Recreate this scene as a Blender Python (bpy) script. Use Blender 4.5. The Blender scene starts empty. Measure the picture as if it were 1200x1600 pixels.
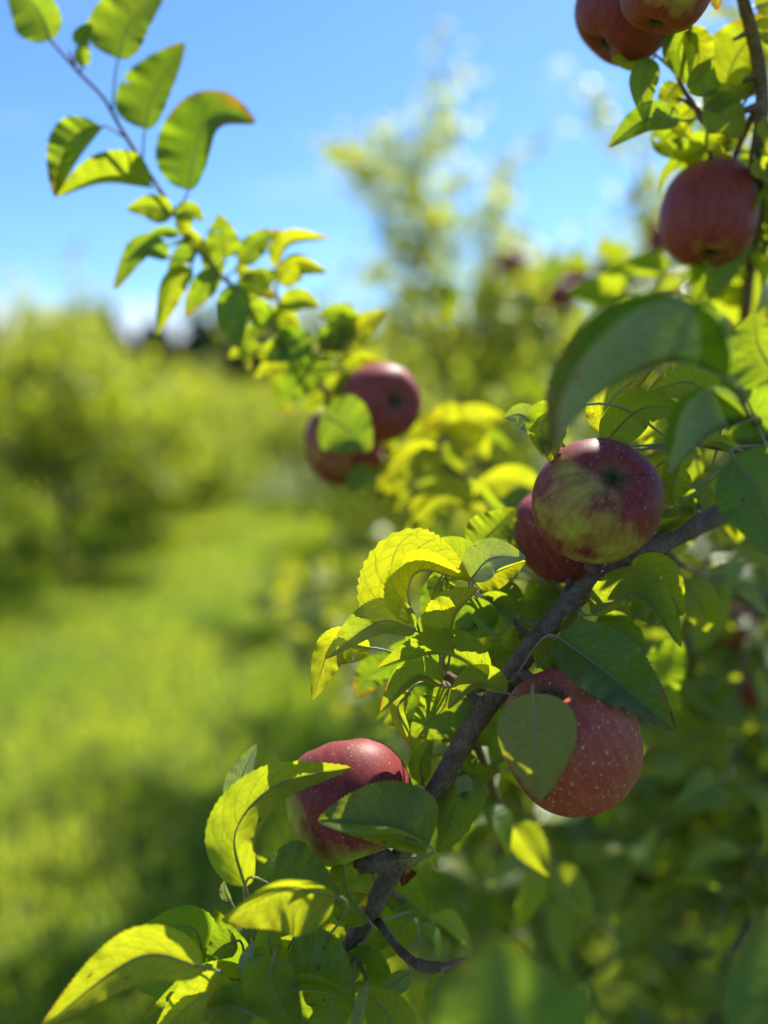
import bpy, math, random
import numpy as np
from mathutils import Vector, Matrix, Quaternion, noise

R = math.radians
rng = random.Random(7)
C = bpy.context.scene.collection
scene = bpy.context.scene

# ------------------------------------------------------------------ camera
FPX = 1300.0                      # focal length in pixels of the 1200x1600 picture
CAM = Vector((0, 0, 1.5))
PITCH = R(-7.9)
FOCUS = 0.475
cd = bpy.data.cameras.new('camera')
cam = bpy.data.objects.new('camera', cd)
C.objects.link(cam)
cam.location = CAM
cam.rotation_euler = (R(90) + PITCH, 0, 0)
cd.sensor_fit = 'VERTICAL'
cd.sensor_height = 24.0
cd.lens = FPX / 1600 * 24.0
cd.clip_start = 0.02
cd.clip_end = 2000
cd.dof.use_dof = True
cd.dof.focus_distance = FOCUS
cd.dof.aperture_fstop = cd.lens / 17.0
cd.dof.aperture_blades = 0
scene.camera = cam
CR = cam.rotation_euler.to_matrix()
RIGHT, UP, BACK = CR.col[0].copy(), CR.col[1].copy(), CR.col[2].copy()

# ------------------------------------------------------------------ sky and sun
SUN_EL, SUN_AZ = R(47), R(28)     # azimuth clockwise from the view direction
SUNV = Vector((math.sin(SUN_AZ) * math.cos(SUN_EL), math.cos(SUN_AZ) * math.cos(SUN_EL), math.sin(SUN_EL)))
world = bpy.data.worlds.new('World')
scene.world = world
world.use_nodes = True


class NT:
    """small helper for building node trees"""
    def __init__(self, tree):
        self.t = tree
        self.n = tree.nodes
        self.l = tree.links
        self.n.clear()

    def new(self, kind, **kw):
        nd = self.n.new(kind)
        for k, v in kw.items():
            setattr(nd, k, v)
        return nd

    def put(self, sock, v):
        if isinstance(v, bpy.types.NodeSocket):
            self.l.new(v, sock)
        elif v is not None:
            sock.default_value = v

    def math(self, op, a, b=None, c=None, clamp=False):
        nd = self.new('ShaderNodeMath', operation=op, use_clamp=clamp)
        self.put(nd.inputs[0], a)
        self.put(nd.inputs[1], b)
        if c is not None:
            self.put(nd.inputs[2], c)
        return nd.outputs[0]

    def vmath(self, op, a, b=None):
        nd = self.new('ShaderNodeVectorMath', operation=op)
        self.put(nd.inputs[0], a)
        if b is not None:
            self.put(nd.inputs[1], b)
        return nd.outputs['Value'] if op in ('DOT_PRODUCT', 'LENGTH', 'DISTANCE') else nd.outputs[0]

    def mix(self, f, a, b, mode='MIX'):
        nd = self.new('ShaderNodeMix', data_type='RGBA', blend_type=mode)
        self.put(nd.inputs[0], f)
        self.put(nd.inputs[6], a if isinstance(a, bpy.types.NodeSocket) else tuple(a) + (1,))
        self.put(nd.inputs[7], b if isinstance(b, bpy.types.NodeSocket) else tuple(b) + (1,))
        return nd.outputs[2]

    def step(self, v, lo, hi, a=0.0, b=1.0):
        nd = self.new('ShaderNodeMapRange', interpolation_type='SMOOTHSTEP')
        self.put(nd.inputs[0], v)
        self.put(nd.inputs[1], lo)
        self.put(nd.inputs[2], hi)
        self.put(nd.inputs[3], a)
        self.put(nd.inputs[4], b)
        return nd.outputs[0]

    def noise(self, vec, scale, detail=2.0, rough=0.5, dim='3D'):
        nd = self.new('ShaderNodeTexNoise', noise_dimensions=dim)
        if vec is not None:
            self.put(nd.inputs['Vector'], vec)
        nd.inputs['Scale'].default_value = scale
        nd.inputs['Detail'].default_value = detail
        nd.inputs['Roughness'].default_value = rough
        return nd.outputs[0]

    def voronoi(self, vec, scale, feature='F1', rnd=1.0):
        nd = self.new('ShaderNodeTexVoronoi', feature=feature)
        if vec is not None:
            self.put(nd.inputs['Vector'], vec)
        nd.inputs['Scale'].default_value = scale
        nd.inputs['Randomness'].default_value = rnd
        return nd

    def attr(self, name, typ='OBJECT'):
        nd = self.new('ShaderNodeAttribute', attribute_type=typ, attribute_name=name)
        return nd

    def xyz(self, v):
        nd = self.new('ShaderNodeSeparateXYZ')
        self.put(nd.inputs[0], v)
        return nd.outputs

    def comb(self, x, y, z=0.0):
        nd = self.new('ShaderNodeCombineXYZ')
        self.put(nd.inputs[0], x)
        self.put(nd.inputs[1], y)
        self.put(nd.inputs[2], z)
        return nd.outputs[0]

    def bump(self, h, strength=0.5, dist=0.001, normal=None):
        nd = self.new('ShaderNodeBump')
        nd.inputs['Strength'].default_value = strength
        nd.inputs['Distance'].default_value = dist
        self.put(nd.inputs['Height'], h)
        if normal is not None:
            self.put(nd.inputs['Normal'], normal)
        return nd.outputs[0]


SKY_STRENGTH = 0.080
w = NT(world.node_tree)
sky = w.new('ShaderNodeTexSky', sky_type='NISHITA')
sky.sun_disc = False
sky.sun_elevation = SUN_EL
sky.sun_rotation = SUN_AZ
sky.altitude = 0
sky.air_density = 1.0
sky.dust_density = 0.3
sky.ozone_density = 3.0
geo = w.new('ShaderNodeTexCoord')
gx = w.xyz(geo.outputs['Generated'])
elev = gx[2]
cvec = w.vmath('MULTIPLY', geo.outputs['Generated'], (1.0, 1.0, 4.5))
cn = w.noise(cvec, 2.3, 5.0, 0.55)
band = w.math('MULTIPLY', w.step(elev, -0.02, 0.02), w.step(elev, 0.055, 0.125, 1.0, 0.0))
cl = w.math('MULTIPLY', w.step(w.math('SUBTRACT', cn, w.math('MULTIPLY', gx[0], 0.55)), 0.44, 0.62), band, clamp=True)
wisp = w.math('MULTIPLY', w.step(w.noise(w.vmath('MULTIPLY', geo.outputs['Generated'], (1.5, 1.5, 6.0)), 3.1, 6.0, 0.6), 0.55, 0.85), 0.22)
cl = w.math('MAXIMUM', cl, wisp)
skc = w.mix(1.0, sky.outputs[0], (0.60, 0.86, 1.14), 'MULTIPLY')
skc = w.mix(cl, skc, (8.2, 8.6, 9.2))
bg = w.new('ShaderNodeBackground')
bg.inputs['Strength'].default_value = SKY_STRENGTH
w.put(bg.inputs['Color'], skc)
wo = w.new('ShaderNodeOutputWorld')
w.l.new(bg.outputs[0], wo.inputs['Surface'])

sd = bpy.data.lights.new('sun', 'SUN')
sd.energy = 4.6
sd.angle = R(0.53)
sd.color = (1.0, 0.95, 0.86)
sun = bpy.data.objects.new('sun', sd)
C.objects.link(sun)
sun.rotation_euler = (-SUNV).to_track_quat('-Z', 'Y').to_euler()
sun.location = (3, 4, 6)

scene.view_settings.view_transform = 'Standard'
scene.view_settings.look = 'None'
scene.view_settings.gamma = 1.0
scene.view_settings.use_curve_mapping = False
scene.view_settings.exposure = 1.1
scene.render.engine = 'CYCLES'
scene.cycles.max_bounces = 12
scene.cycles.diffuse_bounces = 8
scene.cycles.transmission_bounces = 8
scene.cycles.glossy_bounces = 3
scene.cycles.use_denoising = True


# ------------------------------------------------------------------ placing helpers
def P(px, py, d):
    """the point of the place that lies d metres in front of the lens plane, along a picture direction"""
    return CAM + RIGHT * ((px - 600) / FPX * d) - UP * ((py - 800) / FPX * d) - BACK * d


def catmull(pts, n):
    """n points along a Catmull-Rom curve through pts (any dimension)"""
    p = np.array(pts, float)
    if len(p) == 2:
        t = np.linspace(0, 1, n)[:, None]
        return p[0] * (1 - t) + p[1] * t
    ext = np.vstack([2 * p[0] - p[1], p, 2 * p[-1] - p[-2]])
    seg = np.linalg.norm(np.diff(p[:, :3], axis=0), axis=1) + 1e-9
    cum = np.concatenate([[0], np.cumsum(seg)])
    out = []
    for s in np.linspace(0, cum[-1], n):
        i = min(int(np.searchsorted(cum, s, side='right')) - 1, len(p) - 2)
        u = (s - cum[i]) / seg[i]
        a, b, c, d = ext[i], ext[i + 1], ext[i + 2], ext[i + 3]
        out.append(0.5 * ((2 * b) + (c - a) * u + (2 * a - 5 * b + 4 * c - d) * u * u + (3 * b - a - 3 * c + d) * u ** 3))
    return np.array(out)


def tube_arrays(pts, rad, sides=8, bumpy=0.0, seed=0.0, cap=True, v0=0):
    """verts, faces of a tube along pts"""
    pts = np.array(pts, float)
    n = len(pts)
    rad = np.broadcast_to(np.array(rad, float), (n,)) if np.ndim(rad) == 0 else np.array(rad, float)
    tan = np.gradient(pts, axis=0)
    tan /= np.linalg.norm(tan, axis=1)[:, None] + 1e-12
    ref = np.array([0.3, 0.2, 1.0]) if abs(tan[0][2]) < 0.9 else np.array([1.0, 0.1, 0.0])
    u = np.cross(tan[0], ref)
    u /= np.linalg.norm(u)
    verts, faces = [], []
    for i in range(n):
        u = u - tan[i] * np.dot(u, tan[i])
        u /= np.linalg.norm(u)
        vv = np.cross(tan[i], u)
        for k in range(sides):
            a = 2 * math.pi * k / sides
            r = rad[i]
            d = u * math.cos(a) + vv * math.sin(a)
            if bumpy:
                q = Vector(pts[i] + d * r) * 55 + Vector((seed, 0, 0))
                q2 = Vector(pts[i] + d * r) * 210 + Vector((0, seed, 0))
                r *= 1 + bumpy * noise.noise(q) + 0.45 * bumpy * noise.noise(q2)
            verts.append(tuple(pts[i] + d * r))
    for i in range(n - 1):
        for k in range(sides):
            a, b = v0 + i * sides + k, v0 + i * sides + (k + 1) % sides
            faces.append((a, b, b + sides, a + sides))
    if cap:
        faces.append(tuple(v0 + k for k in reversed(range(sides))))
        faces.append(tuple(v0 + (n - 1) * sides + k for k in range(sides)))
    return verts, faces


def new_obj(name, verts, faces, mats, parent=None, uvs=None, midx=None, smooth=True, loc=None):
    """one mesh object; verts in the parent's space"""
    me = bpy.data.meshes.new(name)
    me.from_pydata(verts, [], faces)
    for m in (mats if isinstance(mats, (list, tuple)) else [mats]):
        me.materials.append(m)
    if smooth:
        me.polygons.foreach_set('use_smooth', [True] * len(me.polygons))
    if midx is not None:
        me.polygons.foreach_set('material_index', midx)
    if uvs is not None:
        lay = me.uv_layers.new(name='UVMap')
        vi = np.zeros(len(me.loops), dtype=np.int32)
        me.loops.foreach_get('vertex_index', vi)
        lay.data.foreach_set('uv', np.array(uvs, np.float32)[vi].ravel())
    me.update()
    o = bpy.data.objects.new(name, me)
    C.objects.link(o)
    if parent is not None:
        o.parent = parent
    if loc is not None:
        o.location = loc
    return o


def tag(o, label=None, cat=None, group=None, kind=None):
    for k, v in (('label', label), ('category', cat), ('group', group), ('kind', kind)):
        if v:
            o[k] = v
    return o


def empty(name, loc, label, cat, group=None):
    o = bpy.data.objects.new(name, None)
    o.empty_display_size = 0.05
    C.objects.link(o)
    o.location = loc
    return tag(o, label, cat, group)


def mat(name):
    m = bpy.data.materials.new(name)
    m.use_nodes = True
    return m, NT(m.node_tree)


# ------------------------------------------------------------------ materials
def make_leaf_material():
    m, t = mat('apple_leaf')
    uv = t.new('ShaderNodeUVMap', uv_map='UVMap').outputs[0]
    oi = t.new('ShaderNodeObjectInfo')
    rnd = oi.outputs['Random']
    x = t.xyz(uv)
    U = t.math('MULTIPLY_ADD', x[0], 2.0, -1.0)
    Ua = t.math('ABSOLUTE', U)
    V = x[1]
    off = t.comb(t.math('MULTIPLY', rnd, 37.0), t.math('MULTIPLY', rnd, 91.0), 0.0)
    puv = t.vmath('ADD', t.comb(t.math('MULTIPLY', U, 0.33), V, 0.0), off)
    wob = t.noise(puv, 5.0, 2.0)
    # lateral veins
    side = t.math('MULTIPLY', t.step(U, -0.02, 0.02), 0.45)
    ph = t.math('ADD', t.math('SUBTRACT', t.math('MULTIPLY', V, 9.5), t.math('MULTIPLY', t.math('POWER', Ua, 1.25), 2.1)), side)
    ph = t.math('ADD', ph, t.math('MULTIPLY', wob, 0.5))
    fr = t.math('FRACT', ph)
    dv = t.math('ABSOLUTE', t.math('SUBTRACT', fr, 0.5))       # 0 on a vein
    fade = t.step(Ua, 0.75, 1.0, 1.0, 0.15)
    lat = t.math('MULTIPLY', t.step(dv, 0.015, 0.07, 1.0, 0.0), fade)
    midv = t.step(Ua, 0.012, 0.055, 1.0, 0.0)
    vein = t.math('MAXIMUM', lat, midv)
    net = t.voronoi(puv, 17.0, 'DISTANCE_TO_EDGE').outputs['Distance']
    netl = t.step(net, 0.0, 0.10, 1.0, 0.0)
    net2 = t.voronoi(puv, 44.0, 'DISTANCE_TO_EDGE').outputs['Distance']
    netf = t.step(net2, 0.0, 0.2, 1.0, 0.0)
    quilt = t.math('MULTIPLY', t.math('POWER', dv, 0.6), fade)
    h = t.math('ADD', t.math('MULTIPLY', quilt, 1.1), t.math('MULTIPLY', netl, -0.30))
    h = t.math('ADD', h, t.math('MULTIPLY', netf, -0.13))
    h = t.math('ADD', h, t.math('MULTIPLY', midv, -0.6))
    nrm = t.bump(h, 0.55, 0.0010)
    # colour
    tint = t.math('ADD', t.attr('tint').outputs['Fac'], t.math('MULTIPLY', t.math('SUBTRACT', t.noise(puv, 2.2, 2.0), 0.5), 0.5), clamp=True)
    burn = t.attr('burn').outputs['Fac']
    gf = t.new('ShaderNodeNewGeometry').outputs['Backfacing']
    mott = t.noise(puv, 26.0, 3.0)
    up = t.mix(tint, (0.042, 0.105, 0.020), (0.15, 0.19, 0.016))
    up = t.mix(t.math('MULTIPLY', vein, 0.35), up, (0.16, 0.20, 0.06))
    dn = t.mix(tint, (0.115, 0.185, 0.036), (0.24, 0.26, 0.040))
    dn = t.mix(t.math('MULTIPLY', vein, 0.4), dn, (0.24, 0.27, 0.12))
    fuzz = t.math('MULTIPLY', t.attr('fuzz').outputs['Fac'], t.step(mott, 0.35, 0.65, 0.6, 1.0))
    dn = t.mix(fuzz, dn, (0.50, 0.52, 0.40))
    base = t.mix(gf, up, dn)
    base = t.mix(t.math('MULTIPLY', t.noise(puv, 9.0, 4.0, 0.65), 0.5), base, t.mix(0.5, base, (0.0, 0.0, 0.0)))
    tr = t.mix(tint, (0.36, 0.60, 0.014), (0.93, 0.92, 0.014))
    tr = t.mix(t.math('MULTIPLY', vein, 0.55), tr, (0.22, 0.25, 0.02))
    tr = t.mix(t.math('MULTIPLY', netl, 0.30), tr, (0.20, 0.28, 0.01))
    tr = t.mix(t.math('MULTIPLY', t.math('SUBTRACT', 0.75, mott), 0.25, clamp=True), tr, (0.10, 0.16, 0.0))
    # browning from the tip and margin, plus a few specks
    bn = t.noise(puv, 6.0, 4.0, 0.6)
    bm = t.math('ADD', t.math('ADD', t.math('MULTIPLY', V, 0.75), t.math('MULTIPLY', Ua, 0.40)), t.math('MULTIPLY', bn, 0.8))
    bm = t.step(t.math('ADD', bm, burn), 1.56, 1.75)
    bedge = t.math('MULTIPLY', t.step(t.math('ADD', t.math('ADD', t.math('MULTIPLY', V, 0.75), t.math('MULTIPLY', Ua, 0.40)), t.math('ADD', t.math('MULTIPLY', bn, 0.8), burn)), 1.30, 1.6), 0.75)
    sp = t.voronoi(puv, 9.0)
    spr = t.xyz(sp.outputs['Color'])[0]
    spots = t.math('MULTIPLY', t.step(t.math('SUBTRACT', sp.outputs['Distance'], t.math('MULTIPLY', t.xyz(sp.outputs['Color'])[1], 0.12)), 0.04, 0.10, 1.0, 0.0), t.step(spr, 0.84, 0.87))
    tr = t.mix(bedge, tr, (0.80, 0.33, 0.01))
    bm = t.math('MAXIMUM', bm, t.math('MULTIPLY', spots, 0.85))
    base = t.mix(bm, base, (0.10, 0.028, 0.012))
    tr = t.mix(bm, tr, (0.28, 0.06, 0.008))
    pr = t.new('ShaderNodeBsdfPrincipled')
    t.put(pr.inputs['Base Color'], base)
    rough = t.mix(gf, (0.36, 0.36, 0.36), (0.62, 0.62, 0.62))
    t.put(pr.inputs['Roughness'], rough)
    t.put(pr.inputs['Specular IOR Level'], t.math('MULTIPLY_ADD', gf, -0.35, 0.55))
    t.put(pr.inputs['Normal'], nrm)
    tb = t.new('ShaderNodeBsdfTranslucent')
    t.put(tb.inputs['Color'], tr)
    t.put(tb.inputs['Normal'], t.bump(h, 0.16, 0.0008))
    mx = t.new('ShaderNodeMixShader')
    t.put(mx.inputs[0], t.math('MULTIPLY_ADD', t.attr('fuzz').outputs['Fac'], -0.25, 0.46))
    t.l.new(pr.outputs[0], mx.inputs[1])
    t.l.new(tb.outputs[0], mx.inputs[2])
    out = t.new('ShaderNodeOutputMaterial')
    t.l.new(mx.outputs[0], out.inputs['Surface'])
    return m


def make_stalk_material():
    m, t = mat('leaf_stalk')
    pr = t.new('ShaderNodeBsdfPrincipled')
    r = t.new('ShaderNodeObjectInfo').outputs['Random']
    t.put(pr.inputs['Base Color'], t.mix(r, (0.27, 0.30, 0.13), (0.24, 0.17, 0.09)))
    pr.inputs['Roughness'].default_value = 0.5
    out = t.new('ShaderNodeOutputMaterial')
    t.l.new(pr.outputs[0], out.inputs['Surface'])
    return m


def make_foliage_material(name, green, yellow, tg, ty, mixf=0.46):
    """leaves of the trees further off: one tint value per leaf, stored on the faces (or per object)"""
    m, t = mat(name)
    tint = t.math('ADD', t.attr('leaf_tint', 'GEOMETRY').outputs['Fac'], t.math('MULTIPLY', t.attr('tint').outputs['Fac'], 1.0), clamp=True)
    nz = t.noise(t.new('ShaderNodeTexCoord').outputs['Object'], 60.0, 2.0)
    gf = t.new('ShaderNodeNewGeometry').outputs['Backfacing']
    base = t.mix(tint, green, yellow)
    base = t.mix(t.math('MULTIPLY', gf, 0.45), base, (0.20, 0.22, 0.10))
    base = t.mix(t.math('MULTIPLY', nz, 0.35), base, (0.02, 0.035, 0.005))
    pr = t.new('ShaderNodeBsdfPrincipled')
    t.put(pr.inputs['Base Color'], base)
    pr.inputs['Roughness'].default_value = 0.42
    pr.inputs['Specular IOR Level'].default_value = 0.35
    tb = t.new('ShaderNodeBsdfTranslucent')
    t.put(tb.inputs['Color'], t.mix(tint, tg, ty))
    mx = t.new('ShaderNodeMixShader')
    mx.inputs[0].default_value = mixf
    t.l.new(pr.outputs[0], mx.inputs[1])
    t.l.new(tb.outputs[0], mx.inputs[2])
    out = t.new('ShaderNodeOutputMaterial')
    t.l.new(mx.outputs[0], out.inputs['Surface'])
    return m


def make_bark(name, dark, light, scale=1.0):
    m, t = mat(name)
    co = t.new('ShaderNodeTexCoord').outputs['Object']
    n1 = t.noise(co, 60.0 * scale, 6.0, 0.7)
    n2 = t.noise(co, 420.0 * scale, 4.0, 0.65)
    col = t.mix(t.step(n1, 0.3, 0.7), dark, light)
    col = t.mix(t.math('MULTIPLY', t.step(n2, 0.35, 0.7), 0.6), col, (0.035, 0.026, 0.022))
    v = t.voronoi(co, 260.0 * scale)
    sel = t.step(t.xyz(v.outputs['Color'])[0], 0.72, 0.76)
    dots = t.math('MULTIPLY', t.step(v.outputs['Distance'], 0.16, 0.30, 1.0, 0.0), sel)
    col = t.mix(t.math('MULTIPLY', dots, 0.45), col, (0.33, 0.26, 0.19))
    lich = t.math('MULTIPLY', t.step(t.noise(co, 95.0 * scale, 3.0), 0.60, 0.72), 0.35)
    col = t.mix(lich, col, (0.25, 0.25, 0.19))
    pr = t.new('ShaderNodeBsdfPrincipled')
    t.put(pr.inputs['Base Color'], col)
    pr.inputs['Roughness'].default_value = 0.75
    pr.inputs['Specular IOR Level'].default_value = 0.25
    hh = t.math('ADD', t.math('MULTIPLY', n2, 0.7), t.math('ADD', t.math('MULTIPLY', dots, 0.5), n1))
    t.put(pr.inputs['Normal'], t.bump(hh, 0.9, 0.0012 / scale))
    out = t.new('ShaderNodeOutputMaterial')
    t.l.new(pr.outputs[0], out.inputs['Surface'])
    return m


def make_apple_skin():
    m, t = mat('apple_skin')
    co = t.new('ShaderNodeTexCoord').outputs['Object']
    nco = t.vmath('NORMALIZE', co)
    x = t.xyz(nco)
    rnd = t.new('ShaderNodeObjectInfo').outputs['Random']
    sh = t.comb(t.math('MULTIPLY', rnd, 53.0), t.math('MULTIPLY', rnd, 17.0), t.math('MULTIPLY', rnd, 29.0))
    q = t.vmath('ADD', nco, sh)
    # streaks running from stem to eye: noise in longitude, stretched along the meridian
    hor = t.vmath('NORMALIZE', t.comb(x[0], x[1], 0.0))
    hx = t.xyz(hor)
    sv = t.vmath('ADD', t.comb(hx[0], hx[1], t.math('MULTIPLY', x[2], 0.10)), sh)
    st = t.noise(sv, 12.0, 4.0, 0.65)
    st2 = t.noise(sv, 38.0, 3.0, 0.6)
    n = t.noise(q, 1.5, 3.0, 0.5)
    nf = t.noise(q, 4.5, 3.0, 0.5)
    ripe = t.attr('ripe').outputs['Fac']
    g1 = t.vmath('DOT_PRODUCT', nco, t.attr('green_side').outputs['Vector'])
    g2 = t.vmath('DOT_PRODUCT', nco, t.attr('green_patch').outputs['Vector'])
    g = t.math('MAXIMUM', g1, t.math('MULTIPLY_ADD', g2, 1.0, -0.12))
    gm = t.math('ADD', g, t.math('MULTIPLY', t.math('SUBTRACT', n, 0.5), 0.8))
    gm = t.math('ADD', gm, t.math('MULTIPLY', t.math('SUBTRACT', st, 0.5), 0.2))
    gm = t.math('ADD', gm, t.math('MULTIPLY', t.math('SUBTRACT', nf, 0.5), 0.25))
    gmask = t.step(gm, 0.55, 0.98)
    red = t.mix(t.step(t.math('ADD', t.math('MULTIPLY', st, 0.6), t.math('MULTIPLY', nf, 0.4)), 0.3, 0.7), (0.115, 0.013, 0.020), (0.28, 0.032, 0.036))
    red = t.mix(t.math('MULTIPLY', t.step(st2, 0.42, 0.72), 0.30), red, (0.42, 0.10, 0.05))
    red = t.mix(ripe, red, t.mix(t.step(t.math('ADD', t.math('MULTIPLY', st, 0.45), t.math('MULTIPLY', n, 0.55)), 0.25, 0.75), (0.44, 0.050, 0.044), (0.58, 0.155, 0.060)))
    grn = t.mix(nf, (0.42, 0.55, 0.040), (0.52, 0.56, 0.075))
    col = t.mix(gmask, red, grn)
    half = t.math('MULTIPLY', t.math('MULTIPLY', gmask, t.math('SUBTRACT', 1.0, gmask)), 1.6, clamp=True)
    col = t.mix(half, col, (0.36, 0.13, 0.04))
    # bloom and russet in the two hollows
    rus = t.math('MULTIPLY', t.step(t.math('ABSOLUTE', x[2]), 0.93, 1.0), 0.55)
    col = t.mix(rus, col, (0.20, 0.17, 0.06))
    # pale lenticels, a few sizes
    v = t.voronoi(q, 11.0)
    cc = t.xyz(v.outputs['Color'])
    rad = t.math('MULTIPLY_ADD', cc[1], 0.10, 0.10)
    dot = t.step(t.math('SUBTRACT', v.outputs['Distance'], rad), -0.05, 0.05, 1.0, 0.0)
    dot = t.math('MULTIPLY', dot, t.step(t.math('ADD', cc[0], t.math('MULTIPLY', t.math('SUBTRACT', nf, 0.5), 1.2)), 0.25, 0.45))
    v2 = t.voronoi(q, 19.0)
    dot2 = t.math('MULTIPLY', t.step(v2.outputs['Distance'], 0.10, 0.24, 1.0, 0.0), t.step(t.xyz(v2.outputs['Color'])[0], 0.2, 0.25))
    dots = t.math('MAXIMUM', dot, t.math('MULTIPLY', dot2, 0.7))
    col = t.mix(t.math('MULTIPLY', dots, t.attr('dots').outputs['Fac']), col, (0.70, 0.50, 0.32))
    pr = t.new('ShaderNodeBsdfPrincipled')
    t.put(pr.inputs['Base Color'], col)
    t.put(pr.inputs['Roughness'], t.math('MULTIPLY_ADD', n, 0.16, 0.44))
    pr.inputs['Specular IOR Level'].default_value = 0.27
    pr.inputs['Subsurface Weight'].default_value = 0.06
    pr.inputs['Subsurface Radius'].default_value = (0.006, 0.003, 0.001)
    pr.inputs['Subsurface Scale'].default_value = 1.0
    pr.inputs['Sheen Weight'].default_value = 0.03
    pr.inputs['Sheen Roughness'].default_value = 0.5
    pr.inputs['Sheen Tint'].default_value = (0.7, 0.75, 0.9, 1)
    hb = t.math('ADD', t.math('MULTIPLY', t.noise(q, 60.0, 3.0), 0.5), t.math('MULTIPLY', dots, 0.35))
    t.put(pr.inputs['Normal'], t.bump(hb, 0.12, 0.0006))
    out = t.new('ShaderNodeOutputMaterial')
    t.l.new(pr.outputs[0], out.inputs['Surface'])
    return m


def make_plain(name, c1, c2, scale, rough=0.7):
    m, t = mat(name)
    co = t.new('ShaderNodeTexCoord').outputs['Object']
    pr = t.new('ShaderNodeBsdfPrincipled')
    nn = t.noise(co, scale, 4.0)
    t.put(pr.inputs['Base Color'], t.mix(t.step(nn, 0.3, 0.7), c1, c2))
    pr.inputs['Roughness'].default_value = rough
    t.put(pr.inputs['Normal'], t.bump(nn, 0.4, 0.001))
    out = t.new('ShaderNodeOutputMaterial')
    t.l.new(pr.outputs[0], out.inputs['Surface'])
    return m


def make_ground():
    m, t = mat('orchard_turf')
    co = t.new('ShaderNodeNewGeometry').outputs['Position']
    n1 = t.noise(co, 0.8, 4.0)
    n2 = t.noise(co, 5.0, 4.0)
    n3 = t.noise(co, 40.0, 4.0)
    c = t.mix(t.step(n1, 0.3, 0.7), (0.060, 0.105, 0.012), (0.125, 0.155, 0.018))
    c = t.mix(t.math('MULTIPLY', t.step(n2, 0.52, 0.72), 0.6), c, (0.16, 0.14, 0.05))
    c = t.mix(t.math('MULTIPLY', n3, 0.5), c, (0.03, 0.05, 0.008))
    pr = t.new('ShaderNodeBsdfPrincipled')
    t.put(pr.inputs['Base Color'], c)
    pr.inputs['Roughness'].default_value = 0.85
    pr.inputs['Specular IOR Level'].default_value = 0.2
    t.put(pr.inputs['Normal'], t.bump(n3, 0.8, 0.03))
    out = t.new('ShaderNodeOutputMaterial')
    t.l.new(pr.outputs[0], out.inputs['Surface'])
    return m


M_LEAF = make_leaf_material()
M_STALK = make_stalk_material()
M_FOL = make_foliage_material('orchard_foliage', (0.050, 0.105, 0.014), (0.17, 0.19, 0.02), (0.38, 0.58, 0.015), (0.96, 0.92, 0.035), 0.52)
M_INNER_SHADE = make_foliage_material('inner_shade_foliage', (0.040, 0.090, 0.014), (0.13, 0.16, 0.02), (0.34, 0.55, 0.012), (0.92, 0.88, 0.03), 0.36)  # darker, less translucent copy of orchard foliage; deep crown shade put into the colour
M_GRASS = make_foliage_material('grass_blades', (0.09, 0.165, 0.012), (0.20, 0.235, 0.02), (0.50, 0.75, 0.012), (0.88, 0.96, 0.03), 0.48)
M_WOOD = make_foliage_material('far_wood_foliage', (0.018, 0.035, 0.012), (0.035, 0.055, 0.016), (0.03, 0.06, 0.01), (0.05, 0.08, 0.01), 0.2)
M_BARK = make_bark('young_apple_bark', (0.150, 0.092, 0.060), (0.285, 0.190, 0.125))
M_TRUNK = make_bark('old_apple_bark', (0.055, 0.044, 0.036), (0.15, 0.125, 0.105), 0.2)
M_SKIN = make_apple_skin()
M_STEM = make_plain('apple_stem', (0.09, 0.05, 0.025), (0.17, 0.11, 0.05), 300)
M_CALYX = make_plain('apple_calyx', (0.03, 0.035, 0.012), (0.11, 0.11, 0.05), 400)
M_GROUND = make_ground()
M_HILL = make_plain('hill_turf', (0.030, 0.055, 0.012), (0.055, 0.080, 0.018), 0.1, 0.9)

# ------------------------------------------------------------------ ground, hill, far wood
gs = 700
new_obj('ground', [(-gs, -gs, 0), (gs, -gs, 0), (gs, gs, 0), (-gs, gs, 0)], [(0, 1, 2, 3)], M_GROUND, smooth=False)
tag(bpy.data.objects['ground'], kind='structure')


def heightfield(name, x0, x1, y0, y1, nx, ny, fn, m):
    vs, fs = [], []
    for j in range(ny):
        for i in range(nx):
            x, y = x0 + (x1 - x0) * i / (nx - 1), y0 + (y1 - y0) * j / (ny - 1)
            vs.append((x, y, fn(x, y)))
    for j in range(ny - 1):
        for i in range(nx - 1):
            a = j * nx + i
            fs.append((a, a + 1, a + nx + 1, a + nx))
    return new_obj(name, vs, fs, m)


def hill_z(x, y):
    t = max(0.0, min(1.0, (y - 95) / 150.0))
    return -0.6 + 13.0 * t * t * (3 - 2 * t) + 2.2 * t * noise.noise(Vector((x * 0.012, y * 0.012, 3)))


tag(heightfield('hill', -330, 330, 90, 420, 56, 30, hill_z, M_HILL), kind='structure')


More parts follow.
